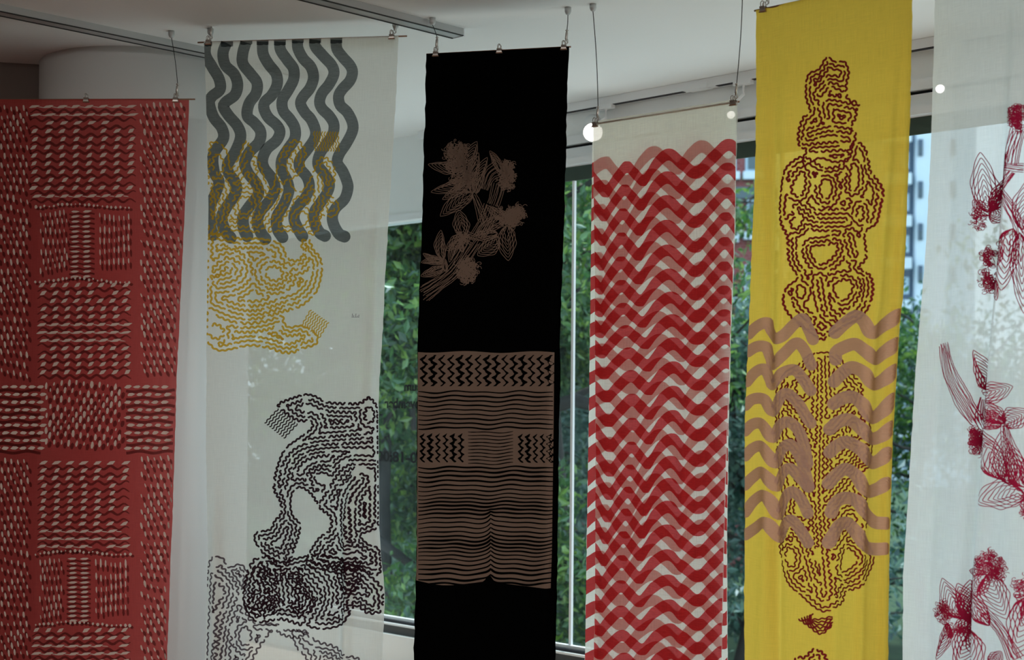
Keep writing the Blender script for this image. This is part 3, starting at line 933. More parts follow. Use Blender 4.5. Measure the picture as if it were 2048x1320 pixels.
Y2 = Print(B2, .0026)
labyrinth(Y2, [(417, 478), (440, 470), (480, 476), (520, 476), (560, 487), (575, 515), (596, 520), (604, 506), (602, 482), (618, 478), (627, 500), (640, 512), (646, 540), (637, 580), (620, 600), (600, 614), (575, 622), (566, 640), (578, 654), (600, 650), (625, 660), (638, 674), (634, 690), (612, 696), (585, 706), (560, 705), (540, 697), (500, 692), (470, 698), (440, 703), (422, 692), (413, 670), (415, 600)],
          holes=[[(532, 540), (545, 534), (560, 540), (562, 553), (548, 560), (534, 553)], [(423, 655), (433, 650), (446, 660), (444, 672), (432, 676), (422, 668)]],
          seeds=[[(430, 540), (455, 520), (478, 535), (470, 555), (440, 565)], [(420, 620), (470, 640), (520, 640), (570, 625)]], spacing=8.8, width=4.1, wl=11.5, amp=2.0, seed=5, warp=3)
labyrinth(Y2, [(419, 462), (419, 300), (432, 284), (450, 294), (459, 312), (462, 338), (478, 312), (492, 280), (506, 305), (522, 332), (532, 365), (543, 376), (553, 332), (568, 292), (590, 279), (606, 290), (612, 312), (602, 345), (580, 362), (600, 382), (622, 352), (636, 318), (655, 316), (670, 338), (668, 370), (655, 388), (672, 396), (680, 420), (665, 436), (644, 432), (640, 455), (626, 470), (604, 466), (575, 462), (540, 464), (500, 464), (460, 462)],
          holes=[[(428, 330), (436, 310), (448, 330), (438, 348)], [(556, 345), (566, 330), (574, 348), (564, 366)], [(478, 400), (496, 396), (500, 420), (482, 426)], [(590, 440), (604, 424), (616, 436), (602, 452)]],
          seeds=[[(430, 470), (445, 420), (440, 380)], [(640, 350), (640, 420), (610, 470)], [(520, 470), (560, 420), (575, 390)]], spacing=9.0, width=3.2, wl=11.5, amp=2.0, seed=6, warp=3)
hatch(Y2, (604, 650), (622, 620), (640, 675), 9, 2.3, 11, 1.3)
hatch(Y2, (630, 301), (628, 263), (678, 303), 10, 2.4, 12, 1.4)
Y2.build('ochre_creature_print', I_yel, T2, 'ochre wiggly-line creature')
D2 = Print(B2, .0030)
labyrinth(D2, [(553, 810), (570, 800), (596, 791), (612, 787), (632, 791), (655, 803), (690, 806), (722, 805), (736, 793), (750, 806), (756, 820), (757, 900), (757, 1040), (742, 1062), (722, 1070), (740, 1090), (757, 1100), (757, 1150), (720, 1140), (660, 1140), (612, 1128), (636, 1078), (660, 1060), (662, 1034), (642, 1018), (622, 988), (600, 975), (586, 985), (582, 1012), (588, 1034), (600, 1044), (600, 1066), (588, 1100), (576, 1128), (556, 1124), (530, 1112), (516, 1098), (506, 1078), (512, 1064), (540, 1058), (548, 1040), (560, 1030), (560, 1004), (547, 982), (547, 958), (556, 924), (570, 896), (594, 878), (624, 856), (622, 844), (596, 842), (572, 828)],
          holes=[[(632, 952), (648, 946), (664, 956), (658, 968), (644, 968), (634, 962)], [(731, 826), (738, 815), (746, 826), (743, 842), (734, 842)]],
          seeds=[[(560, 970), (575, 920), (620, 890), (740, 880)], [(640, 1000), (690, 930), (750, 925)], [(700, 1080), (700, 1000), (725, 960)]], spacing=8.2, width=4.1, wl=11.0, amp=2.0, seed=9, warp=3)
hatch(D2, (529, 846), (556, 818), (568, 876), 9, 2.5, 11, 1.3)
labyrinth(D2, [(500, 1128), (530, 1112), (560, 1124), (600, 1114), (640, 1108), (690, 1118), (740, 1150), (763, 1180), (762, 1222), (735, 1226), (712, 1212), (690, 1246), (650, 1258), (600, 1250), (560, 1240), (510, 1244), (484, 1200)],
          seeds=[[(520, 1130), (540, 1180), (530, 1235)], [(610, 1250), (640, 1190), (600, 1140)]], spacing=8.6, width=4.0, wl=12.0, amp=2.2, seed=21)
D2.build('dark_creature_print', I_blk, T2, 'dark aubergine wiggly-line creature')
F2 = Print(B2, .0022)
labyrinth(F2, [(421, 1122), (445, 1113), (456, 1134), (480, 1128), (494, 1150), (490, 1200), (500, 1240), (545, 1246), (600, 1254), (660, 1262), (620, 1264), (596, 1276), (566, 1272), (545, 1264), (522, 1290), (505, 1318), (490, 1345), (450, 1400), (411, 1400), (412, 1200)],
          holes=[[(480, 1262), (490, 1256), (499, 1268), (496, 1286), (485, 1290), (478, 1278)]], seeds=[[(440, 1135), (470, 1180), (450, 1240), (436, 1330)], [(510, 1255), (560, 1256), (640, 1258)]], spacing=8.6, width=3.5, wl=12.0, amp=2.1, seed=12)
labyrinth(F2, [(584, 1258), (612, 1266), (640, 1282), (668, 1290), (700, 1310), (724, 1322), (740, 1380), (640, 1380), (614, 1318), (592, 1294)], spacing=8.6, width=3.5, seed=14)
F2.build('faded_creature_print', I_blk2, T2, 'paler wiggly-line creature at the lower left')
for k_, (cx, cy, rx, ry) in enumerate([(535, 1146, 32, 26), (527, 1206, 36, 28), (604, 1200, 24, 34), (700, 1150, 26, 36), (590, 1150, 22, 16)]):
    V2 = Print(B2, .0034)
    labyrinth(V2, [(cx + rx * math.cos(a) * (1 + .15 * math.sin(3 * a + k_)), cy + ry * math.sin(a)) for a in [6.283 * q / 10 for q in range(10)]], spacing=8.0, width=3.6, seed=70 + k_, dash=(20, 50))
    V2.build('overprint', I_blk, T2, 'dark overprinted tangles')
sg = Print(B2, .002)
for x, h in ((706, 6), (709, 3), (713, 6), (716, 2), (719, 4)): sg.stroke([(x, 634), (x + .6, 634 - h)], .8)
sg.stroke([(705, 635), (720, 635)], .6)
sg.build('signature', I_blk, T2)

# ------------------------------------------------------------------ banner 3: black with taupe flowers and block
B3 = Banner([(852, 108), (851, 230), (848, 300), (845, 430), (840, 560), (836, 700), (835, 900), (834, 1100), (829, 1320)],
            [(1139, 93), (1134, 200), (1132, 330), (1128, 430), (1122, 560), (1118, 690), (1120, 730), (1117, 860), (1116, 1000), (1113, 1200), (1110, 1320)], 5.97, 5.84,
            [('wave', (1.0, .1, .1), .008, 0), ('ridge', [(1.0, 300), (.98, 800), (.97, 1320)], -.03, .03)], seed=3)
T3 = banner('hanging_banner', B3, 'black banner with a taupe line-drawn flower branch and striped block')
B3.cloth(M_c3, T3, edge=2.2)
P3 = Print(B3, .0015)
z8 = zt(820, 60, .4396)
r3 = random.Random(31)
for b, t, wd, n in [((255, 610), (83, 612), 62, 7), ((272, 665), (95, 738), 58, 7), ((275, 690), (148, 772), 50, 6), ((287, 740), (138, 848), 78, 8), ((262, 650), (305, 506), 66, 7), ((300, 745), (352, 578), 58, 7), ((285, 745), (312, 556), 58, 7), ((412, 650), (362, 548), 40, 5),
                    ((432, 850), (348, 798), 46, 5), ((432, 862), (292, 934), 66, 7), ((442, 890), (446, 1050), 92, 7), ((402, 940), (306, 1026), 80, 7), ((398, 925), (276, 946), 56, 6), ((245, 940), (222, 818), 78, 6), ((240, 930), (166, 1004), 56, 5), ((236, 950), (180, 1058), 40, 5),
                    ((152, 1045), (143, 910), 54, 6), ((152, 1050), (60, 1016), 34, 5), ((152, 1060), (52, 1058), 36, 5), ((156, 1080), (50, 1120), 46, 6), ((165, 1100), (160, 1040), 30, 4), ((240, 1010), (230, 960), 26, 4)]:
    (bp_,), (tp_,) = z8([b]), z8([t]); petal(P3, bp_, tp_, wd * .4396, n, 1.15, r3)
for path, wd, n in [([(290, 750), (318, 820), (338, 880)], (20, 44), 6), ([(400, 630), (362, 660), (335, 735)], (70, 30), 8), ([(405, 700), (390, 760), (372, 805)], (62, 52), 8), ([(370, 800), (340, 880), (300, 950)], (70, 60), 9), ([(300, 945), (240, 1040), (190, 1110), (110, 1170), (42, 1215)], (80, 60, 60, 80), 11), ([(250, 935), (300, 960)], (40, 50), 6)]:
    stem(P3, z8(path), [q * .4396 for q in wd], n, 1.15, r3)
for c, rx, ry, n in [((213, 560), 52, 44, 120), ((225, 620), 60, 40, 70), ((240, 680), 50, 45, 60), ((440, 660), 36, 68, 150), ((475, 845), 44, 44, 140), ((440, 850), 40, 40, 60), ((262, 1090), 42, 58, 150), ((238, 945), 22, 20, 30)]:
    (c_,) = z8([c]); scribble(P3, c_, rx * .4396, ry * .4396, int(n * .6), 1.1, r3, 4)
P3.build('flower_print', I_tau, T3, 'taupe line-drawn flower branch')
Q3 = Print(B3, .0012)
xs = np.linspace(838, 1109, 70)
def l3(y): return interp(B3.left, y) + 1
topE = 704 + 1.8 * np.sin(xs / 22) + (xs - 970) * .003
botE = 1165 + 8 * np.sin((xs - 860) / 34) * np.clip((1000 - xs) / 140, 0, 1) + np.clip((xs - 990) / 110, 0, 1) * 12 - 14 * np.exp(-((xs - 984) / 8) ** 2)
rows = []
NQ = 24
for i, x in enumerate(xs):
    rows.append([Q3._v((l3(topE[i] + (botE[i] - topE[i]) * c / NQ) + (x - 838) / 271 * ((1109 - 4 * c / NQ) - 838), topE[i] + (botE[i] - topE[i]) * c / NQ)) for c in range(NQ + 1)])
for a, b in zip(rows, rows[1:]):
    for c in range(NQ): Q3.f.append((a[c], a[c + 1], b[c + 1], b[c]))
Q3.build('block_print', I_tau, T3, 'taupe block')
L3 = Print(B3, .0026)
def zig_cols(x0, x1, y0, y1, n, per, amp):
    for k in range(n):
        x = x0 + (x1 - x0) * (k + .5) / n
        ys_ = np.arange(y0 + 4, y1 - 3, 1.6)
        sgn = 1 if k % 2 else 1
        tri = 2 / math.pi * np.arcsin(np.sin(2 * math.pi * (ys_ - y0) / per + (.4 if x > (x0 + x1) / 2 else 0)))
        wd = (x1 - x0) / n * (.38 + .12 * np.sin(k * 1.9)) * (1 + .35 * np.sin(4 * math.pi * (ys_ - y0) / per))
        env = np.clip((ys_ - y0) / 8, .2, 1) * np.clip((y1 - ys_) / 8, .2, 1)
        r_ = []
        for yy, tt, ww, ee in zip(ys_, tri, wd, env):
            xl = min(max(x + amp * tt - ww * ee / 2, l3(yy) + 1), 1107); xr = min(max(x + amp * tt + ww * ee / 2, l3(yy) + 1.2), 1107.5)
            r_.append((L3._v((xl, yy)), L3._v((xr, yy))))
        for a, b in zip(r_, r_[1:]): L3.f.append((a[0], b[0], b[1], a[1]))
def hline(x0, x1, y, wd, k, peak=0.0):
    x = np.arange(x0, x1, 2.5)
    yy = y + 1.5 * np.sin(x / 19 + .12 * k) + 1.2 * np.sin(x / 10.5 + k * .35) - peak * np.exp(-np.abs((x - 981) / 7))
    L3.stroke(np.stack([x, yy], 1), [wd * .5] + [wd * r3.uniform(.75, 1.2) for _ in range(9)] + [wd * .5], cap=False)
zig_cols(840, 1108, 706, 777, 15, 18.5, 5.2)
for k in range(9): hline(838, 1107, 784 + k * 9.0, 3.0 + .5 * math.sin(k), k)
zig_cols(839, 930, 863, 928, 6, 14.5, 3.8); zig_cols(1034, 1108, 864, 930, 5, 14.5, 3.8)
for k in range(10): hline(936, 1028, 864 + k * 7, 1.9, k * .5)
y = 935; k = 0
while y < 1168:
    ps = 9 * sm(1010, 1040, y)
    wd = 3.4 + .8 * math.sin(k * .8)
    hline(838, 1106, y + (0 if y < 1150 else 2), wd, k * .7 + 3, ps)
    y += 8.4 + 1.1 * math.sin(k * .6) ; k += 1
L3.build('stripe_print', I_void, T3, 'black stripes and zigzags through the block')

# ------------------------------------------------------------------ banner 4: double cream voile with red waves
D4l, D4r = 5.77, 5.34
B4 = Banner([(1187, 248), (1186, 400), (1186, 640), (1187, 760), (1188, 900), (1187, 1050), (1186, 1200), (1183, 1320)],
            [(1475, 203), (1472, 330), (1470, 450), (1466, 560), (1461, 660), (1455, 870), (1450, 1000), (1447, 1130), (1444, 1320)], D4l, D4r,
            [('wave', (1.3, .6, .1), .006, 0), ('ridge', [(.72, 560), (.70, 800), (.66, 1320)], .012, .04), ('ridge', [(.02, 300), (.02, 1320)], -.012, .03)], seed=4)
B4b = Banner([(1186, 250), (1185, 400), (1184, 600), (1181, 760), (1177, 950), (1174, 1150), (1171, 1320)],
             [(1474, 205), (1472, 330), (1471, 450), (1468, 560), (1464, 660), (1459, 850), (1456, 1100), (1457, 1320)], D4l, D4r,
             [('wave', (1.0, .2, .1), .006, 0)], back=.045, seed=5)
T4 = banner('hanging_banner', B4, 'doubled cream banner printed with overlapping red waves')
B4b.cloth(M_c4b, T4, 'lining'); 
# fold over the rod joining the two layers
mm = MB()
vs = []; fs = []
for i in range(25):
    u = i / 24; x = 1187 + 288 * u; yt = 248 - 45 * u
    a = B4.at(x, yt); b = B4b.at(1186 + 288 * u, 250 - 45 * u); c = (a + b) / 2 + UP * .012
    vs += [a, (a + c) / 2 + UP * .004, c, (b + c) / 2 + UP * .004, b]
for i in range(24):
    for k in range(4): fs.append((i * 5 + k, i * 5 + k + 1, i * 5 + k + 6, i * 5 + k + 5))
obj('top_fold', vs, fs, M_c4, T4, True)
B4.cloth(M_c4, T4)
z2 = zt(1150, 170, .356)
fr = smooth_curve(z2([(30, 470), (60, 490), (105, 548), (163, 590), (215, 535), (287, 466), (345, 500), (400, 528), (462, 452), (542, 396), (615, 440), (688, 484), (765, 415), (850, 345), (920, 395), (990, 450)]), 2)
bk = smooth_curve(z2([(30, 530), (100, 475), (172, 444), (235, 500), (300, 530), (370, 440), (450, 380), (520, 420), (585, 462), (645, 400), (715, 352), (785, 400), (855, 445), (920, 390), (990, 360)]), 2)
def wave_rows(ban, base, off, name, mat, amp_lo, label, n=26, sp=47.0, th=24.0, seed=0):
    pr = Print(ban, off)
    r = random.Random(seed)
    bx, by = base[:, 0], base[:, 1]
    o = np.argsort(bx); bx, by = bx[o], by[o]
    trend = np.polyfit(bx, by, 1)
    pa, pb, pc = r.uniform(0, 6), r.uniform(0, 6), r.uniform(0, 6)
    y0 = 0
    for k in range(n):
        t = k / n
        dev = by - np.polyval(trend, bx)
        yc_ = by[0] * 0 + np.polyval([trend[0] * (1 - .8 * min(1, t * 1.5)), 0], bx - 1330) + np.polyval(trend, 1330)
        amp = 1.12 + .14 * math.sin(k * .55)
        # the crests wander a little from row to row
        sh = 7 * np.sin(k * .42) + 5 * np.sin(bx / 50 + k * .45)
        dv = np.interp(bx + sh, bx, dev) * amp
        yc_ = yc_ + dv + y0
        sl = np.gradient(yc_, bx)
        tk = th * np.minimum(1.25, np.sqrt(1 + .6 * sl * sl)) * (1 + .06 * np.sin(bx / 37 + k + pa))
        ym = float(np.mean(yc_))
        if ym > ban.ybot - 30: break
        l, rr = interp(ban.left, ym) + .3, interp(ban.right, ym) - .3
        xs_ = np.linspace(l, rr, 110)
        yy = np.interp(xs_, bx, yc_); tt = np.interp(xs_, bx, tk)
        # keep each end on the sloping cloth edge
        xs2 = np.array([min(max(x, interp(ban.left, y_) + .3), interp(ban.right, y_) - .3) for x, y_ in zip(xs_, yy)])
        pr.band(xs2, yy - tt / 2, yy + tt / 2, 2)
        y0 += sp * (1 + .05 * math.sin(k * .8))
    return pr.build(name, mat, T4, label)
wave_rows(B4b, bk, .0015, 'lining_wave_print', I_redb, 1, 'red waves on the rear layer, showing pink through the front', seed=8)
wave_rows(B4, fr, .0015, 'wave_print', I_red, 1, 'red waves on the front layer', seed=4)

# ------------------------------------------------------------------ banner 5: yellow with maroon figure and taupe waves
B5 = Banner([(1512, 20), (1512, 200), (1510, 300), (1508, 350), (1500, 520), (1496, 640), (1494, 700), (1490, 790), (1488, 900), (1488, 1000), (1487, 1100), (1487, 1320)],
            [(1826, -48), (1823, 120), (1818, 280), (1812, 450), (1805, 600), (1800, 640), (1795, 720), (1786, 860), (1781, 1000), (1779, 1100), (1776, 1320)], 5.0, 4.62,
            [('ridge', [(.12, 40), (.11, 400), (.15, 640), (.22, 1000), (.25, 1320)], -.018, .04), ('ridge', [(.20, 200), (.20, 640), (.13, 1320)], .014, .05),
             ('ridge', [(.90, 40), (.85, 400), (.83, 640), (.80, 1320)], -.016, .035), ('ridge', [(.97, 40), (.97, 1320)], -.02, .03), ('ridge', [(.60, 900), (.62, 1100), (.60, 1400)], -.012, .05), ('wave', (1.5, .7, .1), .007, 0)], seed=6)
T5 = banner('hanging_banner', B5, 'yellow banner with a maroon wiggly-line figure and taupe wavy bands')
B5.cloth(M_c5, T5, nu=90, edge=2.0)
P5 = Print(B5, .0014)
kw = dict(spacing=8.3, width=4.2, wl=11.5, amp=1.8, warp=2.5, gap=5.5)
labyrinth(P5, [(1654, 113), (1672, 124), (1690, 122), (1699, 146), (1694, 168), (1697, 198), (1718, 204), (1714, 222), (1712, 238), (1703, 252), (1712, 268), (1708, 288), (1696, 304), (1700, 316), (1672, 326), (1640, 318), (1610, 334), (1606, 318), (1614, 300), (1600, 294), (1597, 268), (1606, 236), (1620, 222), (1612, 196), (1613, 160), (1620, 145), (1638, 138)],
          seeds=[[(1620, 270), (1660, 258), (1700, 262)], [(1625, 300), (1690, 296)], [(1640, 190), (1660, 170), (1685, 178)], [(1655, 235), (1655, 205), (1710, 214)]], seed=41, **kw)
labyrinth(P5, [(1612, 313), (1590, 320), (1573, 340), (1566, 370), (1562, 420), (1566, 450), (1577, 475), (1579, 520), (1588, 540), (1597, 556), (1576, 574), (1569, 602), (1577, 626), (1592, 642), (1608, 656), (1626, 668), (1645, 681), (1665, 668), (1690, 651), (1716, 640), (1736, 618), (1745, 582), (1741, 552), (1726, 540), (1716, 534), (1732, 518), (1731, 490), (1729, 470), (1736, 458), (1752, 448), (1760, 410), (1764, 380), (1754, 358), (1740, 340), (1736, 310), (1722, 286), (1704, 284), (1700, 310), (1680, 330), (1650, 334)],
          holes=[[(1642, 380), (1648, 362), (1660, 362), (1664, 380), (1656, 396), (1648, 394)], [(1588, 372), (1606, 344), (1612, 366), (1604, 390), (1590, 388)], [(1704, 330), (1714, 336), (1714, 372), (1700, 378)], [(1625, 495), (1648, 492), (1672, 488), (1670, 508), (1645, 528), (1628, 514)], [(1668, 572), (1690, 560), (1704, 572), (1690, 598), (1676, 594)], [(1718, 412), (1724, 420), (1722, 440), (1714, 430)], [(1586, 440), (1606, 438), (1598, 456), (1588, 456)], [(1600, 572), (1612, 580), (1606, 596), (1598, 590)]],
          seeds=[[(1590, 600), (1600, 620), (1620, 640)], [(1640, 560), (1650, 620), (1670, 640)], [(1600, 420), (1630, 440), (1690, 440)], [(1700, 470), (1710, 510)]], seed=42, **kw)
kw2 = dict(kw); kw2['spacing'] = 7.6; kw2['width'] = 3.3
labyrinth(P5, [(1618, 710), (1642, 704), (1672, 708), (1700, 742), (1724, 774), (1722, 810), (1738, 850), (1745, 890), (1738, 930), (1720, 950), (1730, 1000), (1734, 1040), (1725, 1070), (1738, 1086), (1750, 1112), (1746, 1134), (1722, 1172), (1690, 1186), (1684, 1205), (1666, 1216), (1647, 1225), (1624, 1212), (1604, 1192), (1582, 1172), (1570, 1150), (1558, 1110), (1556, 1084), (1566, 1060), (1562, 1030), (1566, 1000), (1558, 962), (1552, 900), (1552, 850), (1555, 780), (1572, 745), (1600, 728)],
          holes=[[(1574, 1110), (1580, 1096), (1592, 1108), (1590, 1130), (1580, 1130)], [(1686, 1104), (1700, 1100), (1712, 1116), (1704, 1132), (1680, 1142)], [(1596, 770), (1606, 764), (1612, 790), (1600, 790)], [(1700, 850), (1710, 846), (1716, 870), (1704, 872)], [(1628, 1108), (1634, 1094), (1640, 1110), (1634, 1124)]],
          seeds=[[(1640, 720), (1640, 800), (1636, 900), (1634, 1000), (1640, 1100), (1646, 1190)], [(1580, 800), (1610, 840), (1628, 900)], [(1570, 900), (1610, 950), (1626, 1000)], [(1700, 800), (1660, 850)], [(1730, 900), (1680, 960), (1650, 1000)], [(1700, 1040), (1660, 1090)], [(1570, 1040), (1610, 1080), (1636, 1160)]], seed=43, **kw2)
for i in range(6):
    t = i / 5
    hatch_pts = smooth_curve([(1626 - 26 * t, 1228 + 10 * t), (1622 - 4 * t, 1238 + 14 * t), (1642 - 2 * t, 1238 + 30 * t), (1659, 1234 + 18 * t)], 1.5)
    nn = normals(hatch_pts); tt = np.arange(len(hatch_pts)) * 1.5
    P5.stroke(hatch_pts + nn * (1.3 * np.sin(tt / 11 * 6.28))[:, None], 3.2)
labyrinth(P5, [(1626, 1298), (1645, 1306), (1652, 1330), (1660, 1400), (1595, 1400), (1592, 1318), (1610, 1314)], seed=44, **kw)
P5.build('figure_print', I_mar, T5, 'maroon wiggly-line figure')
z6 = zt(1480, 600, .303); z7 = zt(1480, 940, .2878)
tau = [z6(q) for q in [
 [(45, 235), (110, 175), (175, 150), (205, 205), (245, 255), (300, 235), (370, 160), (425, 125), (460, 190), (490, 262)],
 [(45, 345), (110, 308), (170, 312), (200, 375), (222, 428), (290, 370), (380, 285), (435, 330), (478, 430)],
 [(40, 545), (105, 475), (165, 458), (200, 520), (222, 560), (290, 485), (370, 462), (425, 520), (475, 598)],
 [(32, 700), (85, 655), (160, 655), (205, 720), (232, 730), (280, 640), (330, 620), (400, 690), (440, 760), (474, 812)],
 [(28, 870), (85, 820), (145, 818), (195, 885), (228, 905), (265, 835), (330, 805), (395, 860), (430, 960), (452, 1080)],
 [(28, 1035), (85, 980), (145, 966), (195, 1030), (240, 1075), (285, 985), (345, 955), (405, 1040), (440, 1150), (458, 1235)]]] + [z7(q) for q in [
 [(28, 110), (90, 50), (155, 15), (210, 70), (258, 112), (300, 20), (360, -10), (430, 60), (480, 118)],
 [(28, 300), (95, 215), (170, 175), (222, 230), (268, 312), (310, 205), (370, 150), (432, 205), (476, 300)],
 [(22, 460), (105, 405), (180, 362), (230, 415), (275, 470), (312, 385), (365, 348), (425, 415), (478, 505)]]] 
tau_r = [z6(q) for q in [
 [(1044, 95), (950, 170), (862, 215), (812, 135), (760, 108), (690, 155), (628, 215)],
 [(1030, 285), (950, 350), (890, 388), (830, 340), (760, 292), (685, 312), (635, 345), (632, 392)],
 [(1022, 460), (940, 535), (870, 552), (810, 475), (735, 445), (672, 485), (622, 538)],
 [(1012, 650), (930, 745), (862, 775), (802, 685), (742, 640), (675, 650), (618, 685)],
 [(1000, 835), (930, 900), (862, 912), (800, 852), (722, 790), (645, 808), (592, 852)],
 [(972, 1010), (920, 1058), (860, 1070), (792, 985), (702, 938), (635, 965), (592, 1005)]]] + [z7(q) for q in [
 [(1014, 92), (960, 130), (888, 150), (848, 115), (795, 30), (725, -5), (660, 40), (612, 92)],
 [(1008, 372), (935, 358), (865, 295), (805, 215), (725, 195), (660, 225), (628, 295)],
 [(1000, 548), (935, 548), (870, 530), (810, 445), (745, 372), (682, 385), (640, 450), (610, 505)]]]
U5 = Print(B5, .0032)
for c in tau: U5.stroke(smooth_curve(c, 2.2), 22.5, cross=4)
for c in tau_r: U5.stroke(smooth_curve(c, 2.2), 25.5, cross=4)
U5.build('taupe_wave_print', I_tp5, T5, 'taupe wavy bands')

# ------------------------------------------------------------------ banner 6: white with crimson flowers
B6 = Banner([(1873, -70), (1870, 0), (1868, 100), (1862, 300), (1853, 500), (1842, 640), (1834, 740), (1819, 1000), (1809, 1150), (1808, 1320)],
            [(2260, -120), (2258, 600), (2250, 1320)], 4.7, 4.15,
            [('ridge', [(.10, 40), (.10, 1320)], -.012, .03), ('ridge', [(.37, 40), (.34, 500), (.32, 640), (.30, 900), (.28, 1320)], -.03, .030), ('ridge', [(.42, 40), (.38, 500), (.36, 800), (.33, 1320)], .025, .035), ('ridge', [(.22, 40), (.20, 1320)], .012, .05), ('ridge', [(.55, 40), (.55, 1320)], -.02, .05), ('wave', (2.6, .1, .1), .008, 0)], seed=8)
T6 = banner('hanging_banner', B6, 'white banner with crimson line-drawn flowers, at the right edge')
B6.cloth(M_c6, T6, nu=120)
P6 = Print(B6, .0016)
r6 = random.Random(61)
zu = zt(1780, 0, .5); zl = zt(1780, 640, .5154)
for zz, k, L in ((zu, .5, [((385, 850), (362, 608), 100, 7), ((392, 850), (448, 872), 70, 7), ((395, 848), (478, 612), 46, 6), ((398, 845), (450, 700), 40, 5), ((395, 860), (335, 800), 60, 5), ((500, 915), (462, 1164), 96, 7), ((522, 930), (536, 1256), 80, 6), ((414, 1080), (448, 1204), 40, 5), ((430, 1080), (470, 960), 50, 6), ((530, 920), (570, 700), 90, 7), ((560, 940), (640, 1050), 90, 7), ((600, 700), (680, 560), 100, 7)]),
                 (zl, .5154, [((350, 272), (322, 116), 56, 6), ((352, 275), (374, 158), 26, 4), ((358, 295), (482, 258), 84, 6), ((452, 402), (372, 304), 66, 7), ((448, 398), (350, 340), 46, 5), ((452, 412), (530, 350), 90, 7), ((440, 408), (360, 412), 40, 5), ((446, 620), (372, 420), 100, 9), ((470, 640), (440, 430), 90, 8), ((515, 680), (350, 704), 124, 7), ((512, 650), (468, 478), 80, 7), ((516, 640), (540, 480), 80, 6),
                              ((345, 990), (292, 972), 52, 6), ((395, 985), (458, 1160), 110, 9), ((385, 985), (330, 1080), 80, 6), ((288, 1160), (206, 1000), 90, 7), ((292, 1170), (262, 1020), 60, 6), ((290, 1170), (294, 1008), 50, 5), ((395, 1185), (298, 1012), 66, 7), ((230, 1175), (178, 1318), 50, 6), ((285, 1190), (258, 1360), 90, 8), ((300, 1190), (360, 1370), 100, 9), ((512, 1080), (478, 1320), 130, 9), ((520, 1080), (600, 1260), 120, 8), ((395, 1330), (440, 1285), 60, 5), ((560, 720), (650, 640), 110, 7), ((300, 1170), (250, 1210), 60, 6)])):
    for b, t, wd, n in L:
        (bp_,), (tp_,) = zz([b]), zz([t]); petal(P6, bp_, tp_, wd * k, n + 2, 1.45, r6)
for zz, k, L in ((zu, .5, [([(520, 520), (500, 600), (492, 668)], (50, 44), 9), ([(478, 600), (462, 720), (448, 880), (424, 1080)], (22, 20, 16, 18), 7), ([(462, 760), (500, 850), (536, 950)], (20, 50), 6), ([(468, 668), (545, 672)], (26, 34), 6), ([(500, 690), (462, 760)], (20, 20), 5)]),
                 (zl, .5154, [([(205, 90), (232, 200), (290, 320), (335, 415)], (34, 60, 62, 36), 10), ([(345, 300), (335, 380), (350, 440)], (22, 26), 5), ([(380, 1130), (440, 1210), (490, 1330)], (30, 46), 7), ([(330, 430), (400, 500)], (40, 60), 7), ([(450, 400), (470, 520), (505, 640)], (20, 60, 60), 8)])):
    for path, wd, n in L: stem(P6, zz(path), [q * k for q in wd], n + 1, 1.4, r6)
for zz, k, L in ((zu, .5, [((515, 470), 24, 52, 120), ((352, 872), 26, 48, 46), ((385, 1030), 22, 42, 55), ((388, 1120), 26, 50, 70), ((430, 1040), 14, 60, 40), ((600, 1040), 40, 50, 60)]),
                 (zl, .5154, [((325, 470), 24, 52, 120), ((395, 945), 54, 52, 120), ((430, 975), 26, 34, 40), ((212, 1130), 30, 46, 90), ((238, 1212), 18, 24, 34), ((290, 1175), 30, 60, 70), ((520, 720), 22, 56, 60), ((512, 1040), 30, 56, 70), ((350, 265), 8, 18, 12)])):
    for c, rx, ry, n in L:
        (c_,) = zz([c]); scribble(P6, c_, rx * k, ry * k, int(n * .55), 1.1, r6, 5)
P6.build('flower_print', I_flo, T6, 'crimson line-drawn flowers')

# ------------------------------------------------------------------ rods, cables, clips
def rod(ban, ext0, ext1, label):
    a, b = ban.A.copy(), ban.B.copy()
    e = (b - a).normalized()
    mm = MB(); mm.tube([a - e * ext0 - ban.n * .006, b + e * ext1 - ban.n * .006], 0.0035, 8)
    o = mm.build('hanging_rod', M_rod, None, True)
    return tag(o, label, 'rod', 'hanging rods')
rod(B1, .03, .025, 'thin rod along the top of the red dashed banner')
rod(B2, .03, .035, 'thin rod along the top of the white grey-wave banner')
rod(B3, .0, .005, 'thin rod along the top of the black banner')
rod(B4, .004, .004, 'thin rod along the top of the red wave banner')
rod(B5, .01, .01, 'thin rod along the top of the yellow banner')
rod(B6, .01, .01, 'thin rod along the top of the white floral banner')

